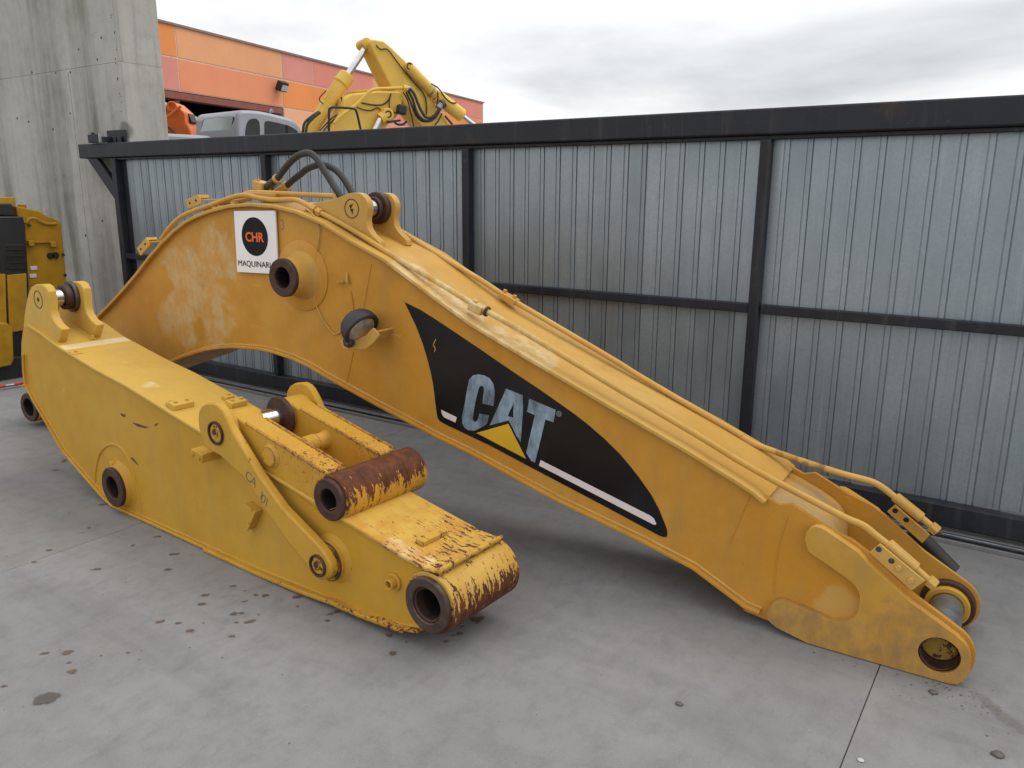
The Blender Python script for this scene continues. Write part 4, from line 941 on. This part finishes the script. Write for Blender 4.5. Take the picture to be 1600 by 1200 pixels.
for p in [(3.925,1.059),(3.919,0.868),(3.656,1.34)]: MB().cyl((-7.75, p[0], p[1]), (-7.735, p[0], p[1]), .014, n=6).build('bolt', M['rust'], eng)
rod = [(-7.23,2.976),(-7.242,3.051),(-7.229,3.117),(-7.239,3.226)]
rd = thing('marker_rod', 'thin red and grey rod lying on the ground by the engine housing', 'rod', rod[1], 0, True)
for k, mm in enumerate((M['red'], M['pin_grey'], M['red'])):
    MB().cyl((*rod[k], .03), (*rod[k + 1], .03), .013, n=14).build('rod_section', mm, rd)

# ================================================================== orange industrial hall behind
hall = thing('industrial_hall', 'industrial hall with orange and pink facade panels behind the gate', 'building', (-28.196,38.846), 101.7)
def fpanel(q, mat, d=0.0, name='facade_panel'):
    cxm = sum(p[0] for p in q) / len(q); czm = sum(p[1] for p in q) / len(q)
    q2 = [(cxm + (x - cxm) * (1 - .06 / (1 + abs(x - cxm))) if False else x, z) for x, z in q]
    return MB().prism(q2, d, d + .22).build(name, mat, hall, .012)
tl = [(-24.94,6.702),(-23.923,6.702),(-23.117,6.658),(-20.545,6.665),(-18,6.688),(-13.617,6.707),(-8.492,6.717),(-3.549,6.732),(-0,6.751)]
sx = [p[0] for p in tl]
RH = 7.0
roof = sum(p[1] for p in tl) / len(tl)
b1 = roof - 1.02
vs = [(-23.167,6.253),(-18.067,5.994),(-11.804,6.294),(-5.906,6.079),(-0.003,6.317)]
bx = [tl[0][0] - 12] + [p[0] for p in vs]
zb2 = [(-23.352,4.741),(-18.199,4.637)]; zlow = (zb2[0][1] + zb2[1][1]) / 2
g_ = .022
up_x = [bx[0]] + [p[0] for p in [(-23.167,6.253),(-18.024,6.442),(-16.11,6.487),(-11.778,6.693),(-8.854,6.787),(-3.551,6.635),(-0.001,6.664)]]
for i, k in enumerate(('o', 'lo', 'pk', 'pr', 'lo', 'pk', 'pr')):
    a, b = up_x[i] + g_, up_x[i + 1] - g_
    MB().prism([(a, roof - .05), (b, roof - .05), (b, b1 + g_), (a, b1 + g_)], 0, .2).build('facade_panel', M['p_' + k], hall, .01)
zm = zlow + g_
for i, k in enumerate(('pk', 'so', 'o', 'pr', 'o')):
    a, b = bx[i] + g_, bx[i + 1] - g_
    MB().prism([(a, b1 - g_), (b, b1 - g_), (b, zm), (a, zm)], 0, .2).build('facade_panel', M['p_' + k], hall, .01)
for i, k in ((2, 'pe'), (3, 'so'), (4, 'o')):
    a, b = bx[i] + g_, bx[i + 1] - g_
    MB().prism([(a, zlow - g_), (b, zlow - g_), (b, -.02), (a, -.02)], 0, .2).build('facade_panel', M['p_' + k], hall, .01)
E0, E1 = bx[0], bx[-1]
MB().prism([(E0, roof - .02), (E1 + .05, roof - .02), (E1 + .05, roof - .09), (E0, roof - .09)], -.06, .3).build('roof_edge', M['roof_edge'], hall)
MB().prism([(bx[2], zlow), (E1, zlow), (E1, 0), (bx[2], 0)], .014, .4).build('backing_wall', M['joint_white'], hall)
MB().prism([(E0, roof - .1), (E1, roof - .1), (E1, zlow), (E0, zlow)], .014, .4).build('backing_wall', M['joint_white'], hall)
MB().prism([(E0, zlow - .02), (bx[2] - .05, zlow - .02), (bx[2] - .05, zlow - .24), (E0, zlow - .24)], .02, .35).build('door_beam', M['beam_red'], hall, .02)
q = [(-23.22,4.56)][0][0]
MB().prism([(q - .09, zlow - .24), (q + .09, zlow - .24), (q + .09, 0), (q - .09, 0)], .1, .3).build('door_post', M['beam_red'], hall, .02)
MB().prism([(E0, roof - .3), (E1, roof - .3), (E1, 0), (E0, 0)], 7.8, 8).build('rear_wall', M['inside'], hall)
MB().box(((E0 + E1) / 2, 4.1, roof - .25), (E1 - E0, 7.4, .1)).build('roof_sheet', M['inside'], hall)
MB().box((E1 - .12, 4.1, roof / 2 - .1), (.2, 7.3, roof - .4)).build('end_wall', M['p_pr'], hall)
q = [(-18.419,5.388)][0]
fl_ = MB().box((q[0], -.25, q[1]), (.42, .22, .34), Matrix.Rotation(R(25), 3, 'X')).build('flood_light', M['black'], hall, .02)
MB().box((q[0] - .0, -.33, q[1] - .06), (.3, .1, .2), Matrix.Rotation(R(25), 3, 'X')).build('lamp_glass', M['glass'], fl_)
MB().box((q[0], -.08, q[1] - .1), (.06, .2, .06)).build('lamp_bracket', M['black'], fl_)

# ================================================================== yellow excavator arm beyond the gate
ex2 = thing('yellow_excavator', 'yellow excavator with raised boom and hoses standing beyond the gate', 'excavator', (-8.007,8.938), 64)
Z4 = 0
stk = [(-0.376,3.631),(-0.357,3.671),(-0.317,3.69),(-0.16,3.681),(-0.065,3.62),(0.199,3.418),(0.269,3.315),(0.468,3.071),(0.825,2.626),(1.079,2.311),(0.605,2.296),(0.364,2.597),(-0.082,3.091),(-0.266,3.424)]
MB().prism(stk, 0, .42).build('dipper_arm', M['exc'], ex2, .02)
bm1 = [(-1.102,2.24),(-0.989,2.494),(-0.817,2.752),(-0.8,2.877),(-0.681,2.958),(-0.439,2.995),(-0.316,3.019),(0.04,3.035),(0.097,2.978),(0.072,2.864),(-0.006,2.698),(-0.154,2.57),(-0.267,2.428),(-0.326,2.264)]
MB().prism(bm1, -.05, .47).build('main_boom', M['exc'], ex2, .03)
def C3(y, s): return s
q = [(-1.244,0.2,2.405),(-1.053,0.2,2.681),(-0.89,0.2,2.918),(-0.664,0.2,3.183),(-0.583,0.2,3.244),(-0.342,0.2,3.616),(-0.354,0.2,3.657)]
q = [Vector(p) for p in q]
MB().cyl(q[0], q[3], .095, n=24).build('cylinder_barrel', M['exc'], ex2)
MB().cyl(q[3] - (q[3] - q[2]).normalized() * .12, q[3] + (q[3] - q[2]).normalized() * .06, .112, n=24, ch=.02).build('cylinder_gland', M['exc'], ex2)
MB().cyl(q[3], q[5], .045, n=20).build('cylinder_rod', M['chrome'], ex2)
MB().cyl((q[6].x, .12, q[6].z), (q[6].x, .40, q[6].z), .072, n=22, ch=.01).build('rod_eye', M['exc'], ex2)
q = [Vector(p) for p in [(0.189,-0.02,3.371),(0.296,-0.02,3.248),(0.609,-0.02,3.012),(1.033,-0.02,2.752),(1.072,-0.02,2.729),(1.293,-0.02,2.594)]]
MB().cyl(q[0] + Vector((0, -.05, 0)), q[0] + Vector((0, .5, 0)), .06, n=20, ch=.008).build('pin_boss', M['exc'], ex2)
MB().ring(q[0].x, q[0].z, -.085, -.07, .05, .035, 20).build('pin_ring', M['rust'], ex2)
MB().cyl(q[0], q[2], .075, n=22).build('cylinder_barrel', M['exc'], ex2)
MB().cyl(q[2], q[3], .098, n=22, ch=.015).build('cylinder_barrel', M['exc'], ex2)
MB().cyl(q[1].lerp(q[2], .75), q[1].lerp(q[2], .80), .085, n=22).build('barrel_band', M['pin_grey'], ex2)
MB().cyl(q[3], q[5], .035, n=18).build('cylinder_rod', M['chrome'], ex2)
q = [Vector(p) for p in [(-0.195,-0.12,2.703),(-0.295,-0.12,2.639),(-0.379,-0.12,2.492)]]
MB().cyl(q[0] + Vector((0, -.06, 0)), q[0] + Vector((0, .1, 0)), .085, n=22, ch=.01).build('pin_boss', M['exc'], ex2)
MB().ring(q[0].x, q[0].z, -.19, -.175, .05, .03, 20).build('pin_ring', M['rust'], ex2)
MB().cyl(q[0], q[1], .075, n=20).build('rod_eye', M['exc'], ex2)
MB().cyl(q[1], q[2] + (q[2] - q[1]), .045, n=18).build('cylinder_rod', M['chrome'], ex2)
for r_, pts in ((.022, [(-0.971,-0.16,2.55),(-0.85,-0.16,2.664),(-0.64,-0.16,2.814),(-0.463,-0.16,2.98),(-0.358,-0.16,3.024),(-0.164,-0.16,3.046),(0.041,-0.16,3.065)]), (.018, [(-0.686,0.3,2.899),(-0.612,0.3,2.996),(-0.471,0.3,3.028),(-0.256,0.3,3.057)]), (.018, [(-1.023,0.05,2.873),(-0.932,0.05,3.017),(-0.851,0.05,3.13)])):
    MB().tube(pts, r_, 10).build('steel_pipe', M['exc'], ex2)
q = [(0.041,-0.16,3.065),(0.104,-0.16,3.066),(0.14,-0.16,3.066)]
MB().cyl(q[0], q[1], .045, n=8).build('hose_joint', M['exc'], ex2); MB().cyl(q[1], q[2], .034, n=14).build('hose_joint', M['pin_grey'], ex2)
for r_, pts in ((.020, [(0.132,-0.18,3.063),(0.202,-0.18,2.988),(0.272,-0.18,2.832),(0.352,-0.18,2.706),(0.436,-0.18,2.686),(0.521,-0.18,2.739),(0.598,-0.18,2.833)]), (.020, [(0.112,-0.16,3.04),(0.182,-0.16,2.925),(0.242,-0.16,2.751),(0.332,-0.16,2.658),(0.425,-0.16,2.643),(0.52,-0.16,2.692),(0.598,-0.16,2.802)]), (.015, [(0.093,-0.14,3.017),(0.162,-0.14,2.877),(0.231,-0.14,2.72),(0.322,-0.14,2.643),(0.415,-0.14,2.639)]),
                (.010, [(0.077,-0.07,3.023),(0.138,-0.07,2.93),(0.18,-0.07,2.787),(0.23,-0.07,2.561)]), (.010, [(-0.287,-0.03,3.611),(-0.219,-0.03,3.563),(-0.114,-0.03,3.564),(0.058,-0.03,3.375),(0.244,-0.03,3.19),(0.407,-0.03,3.031),(0.451,-0.03,2.887),(0.448,-0.03,2.739)]), (.010, [(-0.104,-0.07,2.992),(-0.133,-0.07,2.914),(-0.224,-0.07,2.841),(-0.366,-0.07,2.825),(-0.539,-0.07,2.843)]),
                (.008, [(-0.263,-0.07,2.764),(-0.315,-0.07,2.79),(-0.404,-0.07,2.753),(-0.508,-0.07,2.754),(-0.61,-0.07,2.785)]), (.008, [(-0.123,-0.07,2.939),(-0.135,-0.07,2.85),(-0.12,-0.07,2.771),(-0.04,-0.07,2.735)]), (.010, [(0.491,-0.12,3.157),(0.603,-0.12,3.1),(0.714,-0.12,2.976),(0.81,-0.12,2.916),(0.887,-0.12,2.92)]), (.010, [(0.592,-0.12,3.058),(0.59,-0.12,2.936),(0.56,-0.12,2.836)]),
                (.018, [(-1.357,-0,2.42),(-1.326,0,2.545),(-1.215,0,2.642),(-1.121,-0,2.701)]), (.018, [(-1.322,-0.02,2.42),(-1.292,-0.02,2.529),(-1.197,-0.02,2.626),(-1.111,-0.02,2.692)]), (.008, [(-0.976,0.1,2.988),(-1.064,0.1,2.906),(-1.074,0.1,2.859),(-1.027,0.1,2.815)]), (.010, [(-1.126,0,2.453),(-0.968,-0,2.608),(-0.794,0,2.726)]), (.010, [(-1.076,0,2.455),(-0.917,-0,2.61),(-0.618,0,2.829)]), (.010, [(-0.794,0,2.913),(-0.796,-0,2.85),(-0.765,-0,2.79)]),
                (.016, [(-0.051,0,2.635),(0.011,0,2.589),(0.094,-0,2.593),(0.15,0,2.636)]), (.010, [(0.687,-0.05,2.766),(0.627,-0.05,2.663),(0.569,-0.05,2.602)]), (.016, [(0.734,-0.05,2.735),(0.801,-0.05,2.671),(0.849,-0.05,2.623)])):
    MB().tube(pts, r_, 8, True, 5).build('hydraulic_hose', M['hose'], ex2)
MB().tube([(-1.148,-0.45,2.221),(-1.139,-0.45,2.418),(-1.123,-0.45,2.673),(-1.112,-0.45,2.703),(-1.072,-0.45,2.723),(-0.943,-0.45,2.727),(-0.812,-0.45,2.724),(-0.771,-0.45,2.714),(-0.748,-0.45,2.674),(-0.702,-0.45,2.459),(-0.672,-0.45,2.283)], .016, 10, True, 6).build('hand_rail', M['black'], ex2)
q = [(0.013,-0.15,2.775)][0]
lp = MB().box(q, (.13, .11, .13), R(8)).build('work_lamp', M['black'], ex2, .02)
MB().box((q[0] - .12, q[1], q[2] - .16), (.2, .03, .03), R(-10)).build('lamp_bracket', M['black'], ex2)
q = [Vector(p) for p in [(0.579,-0.16,2.826),(0.627,-0.16,2.877),(0.675,-0.16,2.897)]]
MB().cyl(q[0], q[1], .05, n=14).build('hose_joint', M['pin_grey'], ex2); MB().cyl(q[1], q[2], .06, n=14).build('hose_joint', M['dark_steel'], ex2)
mx = sum(p[0] for p in bm1) / len(bm1)
MB().box((mx - .5, .3, 1.0), (1.5, 1.6, 1.2)).build('engine_house', M['exc'], ex2, .05)
for s in (-.7, 1.3): 
    MB().prism(rounded([(mx - 2.2, .0), (mx + 1.2, .0), (mx + 1.4, .35), (mx + 1.2, .7), (mx - 2.2, .7), (mx - 2.4, .35)], .2, 4), s, s + .5).build('crawler_track', M['black'], ex2, .02)

# grey cab machine
kab = thing('grey_machine', 'grey machine cab with large dark windows seen over the gate', 'machine', (-8.68,6.757), 84)
side = [(-0.063,2.164),(-0.027,2.534),(-0.014,2.592),(0.006,2.625),(0.054,2.639),(0.163,2.647),(0.301,2.648),(0.44,2.637),(0.583,2.618),(0.728,2.597),(0.816,2.571),(0.874,2.536),(0.916,2.484),(0.94,2.43),(0.943,2.208)]
MB().prism(side, .0, 1.0).build('cab_shell', M['cab'], kab, .05)
MB().prism(rounded([(0.066,2.286),(0.082,2.403),(0.109,2.485),(0.147,2.532),(0.204,2.553),(0.259,2.549),(0.29,2.509),(0.292,2.439),(0.281,2.297)], .03, 3), -.008, .03).build('side_window', M['dark_glass'], kab, .004)
MB().prism(rounded([(0.351,2.301),(0.364,2.502),(0.386,2.533),(0.426,2.536),(0.569,2.522),(0.714,2.501),(0.802,2.47),(0.86,2.437),(0.887,2.39),(0.89,2.329)], .03, 3), -.008, .03).build('side_window', M['dark_glass'], kab, .004)
xw = side[1][0]
wq = [(0.777,2.54),(0.738,2.56),(0.412,2.561),(0.099,2.553),(0.074,2.54),(0.138,2.428),(0.197,2.29),(0.922,2.316),(0.856,2.423)]
MB().prism(rounded(wq, .03, 3), xw - .012, xw + .02, 'x').build('front_window', M['glass'], kab, .004)
wq2 = [(sum(p[0] for p in wq) / len(wq) + (p[0] - sum(r[0] for r in wq) / len(wq)) * 1.06, sum(p[1] for p in wq) / len(wq) + (p[1] - sum(r[1] for r in wq) / len(wq)) * 1.06) for p in wq]
MB().prism(rounded(wq2, .03, 3), xw - .006, xw + .02, 'x').build('window_seal', M['black'], kab)
MB().box((side[0][0] + 1.1, .5, .95), (2.4, 1.3, 1.5)).build('lower_body', M['cab'], kab, .05)
hq = [(-0.538,0.3,2.323)][0]
hd = MB().box((xw - .75, 1.0, hq[2] - .4), (1.1, 1.5, .8)).build('engine_hood', M['cab'], kab, .04)
MB().tube([(0.663,0.3,2.671),(0.68,0.3,2.703),(0.7,0.3,2.674)], .02, 8).build('roof_beacon', M['pin_grey'], kab)
for sxx in (xw - .8, xw + 2.0):
    for y in (-.25, 1.0): MB().lathe((sxx, y, .55), (0, 1, 0), [(.2, 0), (.5, .02), (.55, .08), (.55, .32), (.5, .38), (.2, .4)], 32).build('wheel', M['rubber'], kab)

# orange excavator arm
oa = thing('orange_excavator', 'orange excavator arm with grey exhaust pipe beside the concrete wall', 'excavator', (-10.375,6.972), 34)
op = [(-0.163,2.345),(-0.129,2.626),(-0.076,2.689),(-0.07,2.802),(-0.043,2.834),(-0.002,2.844),(0.043,2.828),(0.086,2.791),(0.183,2.701),(0.185,2.57),(0.214,2.526),(0.234,2.45),(0.234,2.347)]
MB().prism(op, 0, .35).build('dipper_arm', M['orange'], oa, .02)
q = [(0.014,-0.02,2.782)][0]; MB().ring(q[0], q[2], -.03, .0, .07, .045, 24).build('pin_boss', M['orange'], oa)
q = [Vector(p) for p in [(-0.261,0.1,2.804),(-0.114,0.1,2.805)]]; MB().cyl(*q, .045, n=18).build('cylinder_rod', M['chrome'], oa)
q = [Vector(p) for p in [(-0.05,-0.06,2.633),(0.155,-0.06,2.783)]]; MB().tube(q, .018, 6, False).build('weld_rib', M['orange'], oa)
for pts in ([(-0.114,-0.05,2.495),(-0.053,-0.05,2.502),(0.009,-0.05,2.458),(0.044,-0.05,2.407)], [(-0.111,-0.05,2.457),(-0.072,-0.05,2.444),(-0.042,-0.05,2.406)]): MB().tube(pts, .014, 6).build('hydraulic_hose', M['hose'], oa)
q = [Vector(p) for p in [(-0.001,0.5,2.709),(0.226,0.5,2.445)]]; MB().cyl(q[0], q[1], .06, .19, n=24).build('exhaust_pipe', M['pin_grey'], oa)
MB().prism([(0.161,2.701),(0.19,2.702),(0.227,2.594),(0.171,2.562)], .1, .3).build('arm_gap', M['black'], oa)
MB().box((0.2, .2, .6), (1.4, 1.2, 1.1)).build('lower_body', M['orange'], oa, .04)

# ================================================================== marks and grit on the concrete
def blot(name, c, r, sx=1.0, rot=0.0, mat='stain', z=.0016, n=20):
    v = [(0, 0, 0)]; rim = [1.0]; f = []
    for k in range(1, 5):
        for i in range(n):
            a = 2 * math.pi * i / n
            x, y = math.cos(a) * r * k / 4 * sx, math.sin(a) * r * k / 4
            v.append((x * math.cos(rot) - y * math.sin(rot), x * math.sin(rot) + y * math.cos(rot), 0)); rim.append(1 - k / 4)
    for i in range(n): f.append((0, 1 + i, 1 + (i + 1) % n))
    for k in range(3):
        for i in range(n):
            j = (i + 1) % n
            f.append((1 + k * n + i, 1 + k * n + j, 1 + (k + 1) * n + j, 1 + (k + 1) * n + i))
    me = bpy.data.meshes.new(name); me.from_pydata([(a + c[0], b + c[1], 0) for a, b, _ in v], [], f)
    at = me.attributes.new('rim', 'FLOAT', 'POINT')
    for i, w in enumerate(rim): at.data[i].value = w
    me.materials.append(M[mat])
    o = bpy.data.objects.new(name, me); COL.objects.link(o); o.parent = ground; o.location = (0, 0, z)
    return o
spots = [(-2.723,1.577),(-2.653,1.611),(-2.564,1.604),(-2.704,1.758),(-2.763,1.808),(-2.572,1.667),(-2.732,1.925),(-2.655,1.926),(-2.587,1.93),(-2.551,1.948),(-2.581,1.869),(-2.537,1.78),(-2.515,1.801),(-2.471,1.742),(-2.436,1.775),(-2.446,1.83),(-2.369,1.963),(-2.431,2.014),(-2.218,1.993),(-2.208,2.022),(-2.188,1.954),(-1.911,2.014),(-1.827,2.015),(-1.816,1.929),(-1.721,2.223),(-1.695,2.179),(-1.711,2.149),(-1.706,2.104),(-1.703,2.294),(-1.699,2.32),(-2.845,1.25),(-2.804,1.258),(-2.734,1.227),(-2.671,1.208),(-2.683,1.316),(-2.619,1.382),(-2.778,1.027),(-2.867,1.209),(-2.411,2.044),(-2.402,1.666)]
for i, p in enumerate(spots):
    blot('oil_spot', p, random.choice((.009, .012, .016, .020, .025)) * (1.6 if i in (11, 28) else 1), random.uniform(1.0, 1.6), .8, z=.0016 + i * 2e-5)
p2 = [(-4.835,2.249),(-3.463,1.912),(-3.364,1.677),(-3.215,1.967),(-3.095,1.863),(-3.834,1.905),(-4.077,2.109),(-4.962,2.358),(-4.981,2.382),(-3.461,2.035),(-3.666,1.555),(-3.735,1.66)]
for i, p in enumerate(p2): blot('oil_spot', p, random.uniform(.014, .026), random.uniform(1, 1.8), .8, z=.0026 + i * 2e-5)
pp = [(-2.587,1.075)][0]; blot('oil_spot', pp, .062, 1.3, .8, 'puddle', .003, 28)
for k, p in enumerate([(0.081,2.77),(0.012,2.844)]): blot('dirt_smear', p, (.05, .04)[k], (3.5, 3.0)[k], (-.62, -.62)[k], 'scuff', .0042 + k * 2e-4)
# grit too small to count
gr = MB()
def pebble(mb, x, y, s):
    t = random.uniform(0, 6.28)
    v = [(x + s * math.cos(t + k * 1.047) * random.uniform(.6, 1.2), y + s * math.sin(t + k * 1.047) * random.uniform(.6, 1.2), s * .1) for k in range(6)]
    v += [(x + s * .45 * math.cos(t + k * 2.09), y + s * .45 * math.sin(t + k * 2.09), s * random.uniform(.5, .8)) for k in range(3)]
    mb.add(v, [(0, 1, 6), (1, 2, 7, 6), (2, 3, 7), (3, 4, 8, 7), (4, 5, 8), (5, 0, 6, 8), (6, 7, 8)])
for k in range(230):
    x = random.uniform(-7, 1.2); y = random.uniform(0.6, 4.1)
    pebble(gr, x, y, random.choice((.0014, .0016, .002, .0026, .004)))
for c, n, w in (([(-0.153,2.774)][0], 26, .10), ([(-0.103,2.852)][0], 20, .06), ([(0.016,2.785)][0], 28, .16), ([(-0.181,4.117)][0], 12, .4), ([(0.011,2.865)][0], 20, .3)):
    for k in range(n): pebble(gr, random.gauss(c[0], w), random.gauss(c[1], w * .5), random.choice((.0015, .002, .0025, .003, .005)))
go = gr.build('loose_grit', M['stone']); tag(go, 'fine dark grit scattered over the concrete yard', 'grit'); go['kind'] = 'stuff'
def stone(p, s, label, mat='stone'):
    bm = bmesh.new(); bmesh.ops.create_icosphere(bm, subdivisions=2, radius=1)
    for v in bm.verts:
        k = 1 + random.uniform(-.18, .18); v.co = Vector((v.co.x * s * 1.3 * k, v.co.y * s * k, v.co.z * s * .55 * k))
    me = bpy.data.meshes.new('stone'); bm.to_mesh(me); bm.free(); me.materials.append(M[mat])
    for q in me.polygons: q.use_smooth = True
    o = bpy.data.objects.new('stone', me); COL.objects.link(o); o.location = (p[0], p[1], s * .40)
    return tag(o, label, 'stone')
stone([(0.064,2.554)][0], .0145, 'brown stone near the right end of the boom, largest on the slab')
stone([(-0.275,2.295)][0], .0085, 'pale round pebble beside the slab joint in front of the fork', 'pale_stone')
stone([(-0.83,2.242)][0], .010, 'small dark clod on the bare slab in front of the boom middle')
stone([(-0.139,2.792)][0], .011, 'dark pebble under the tip of the boom fork')

for o in bpy.data.objects:
    if '_o' in o: del o['_o']
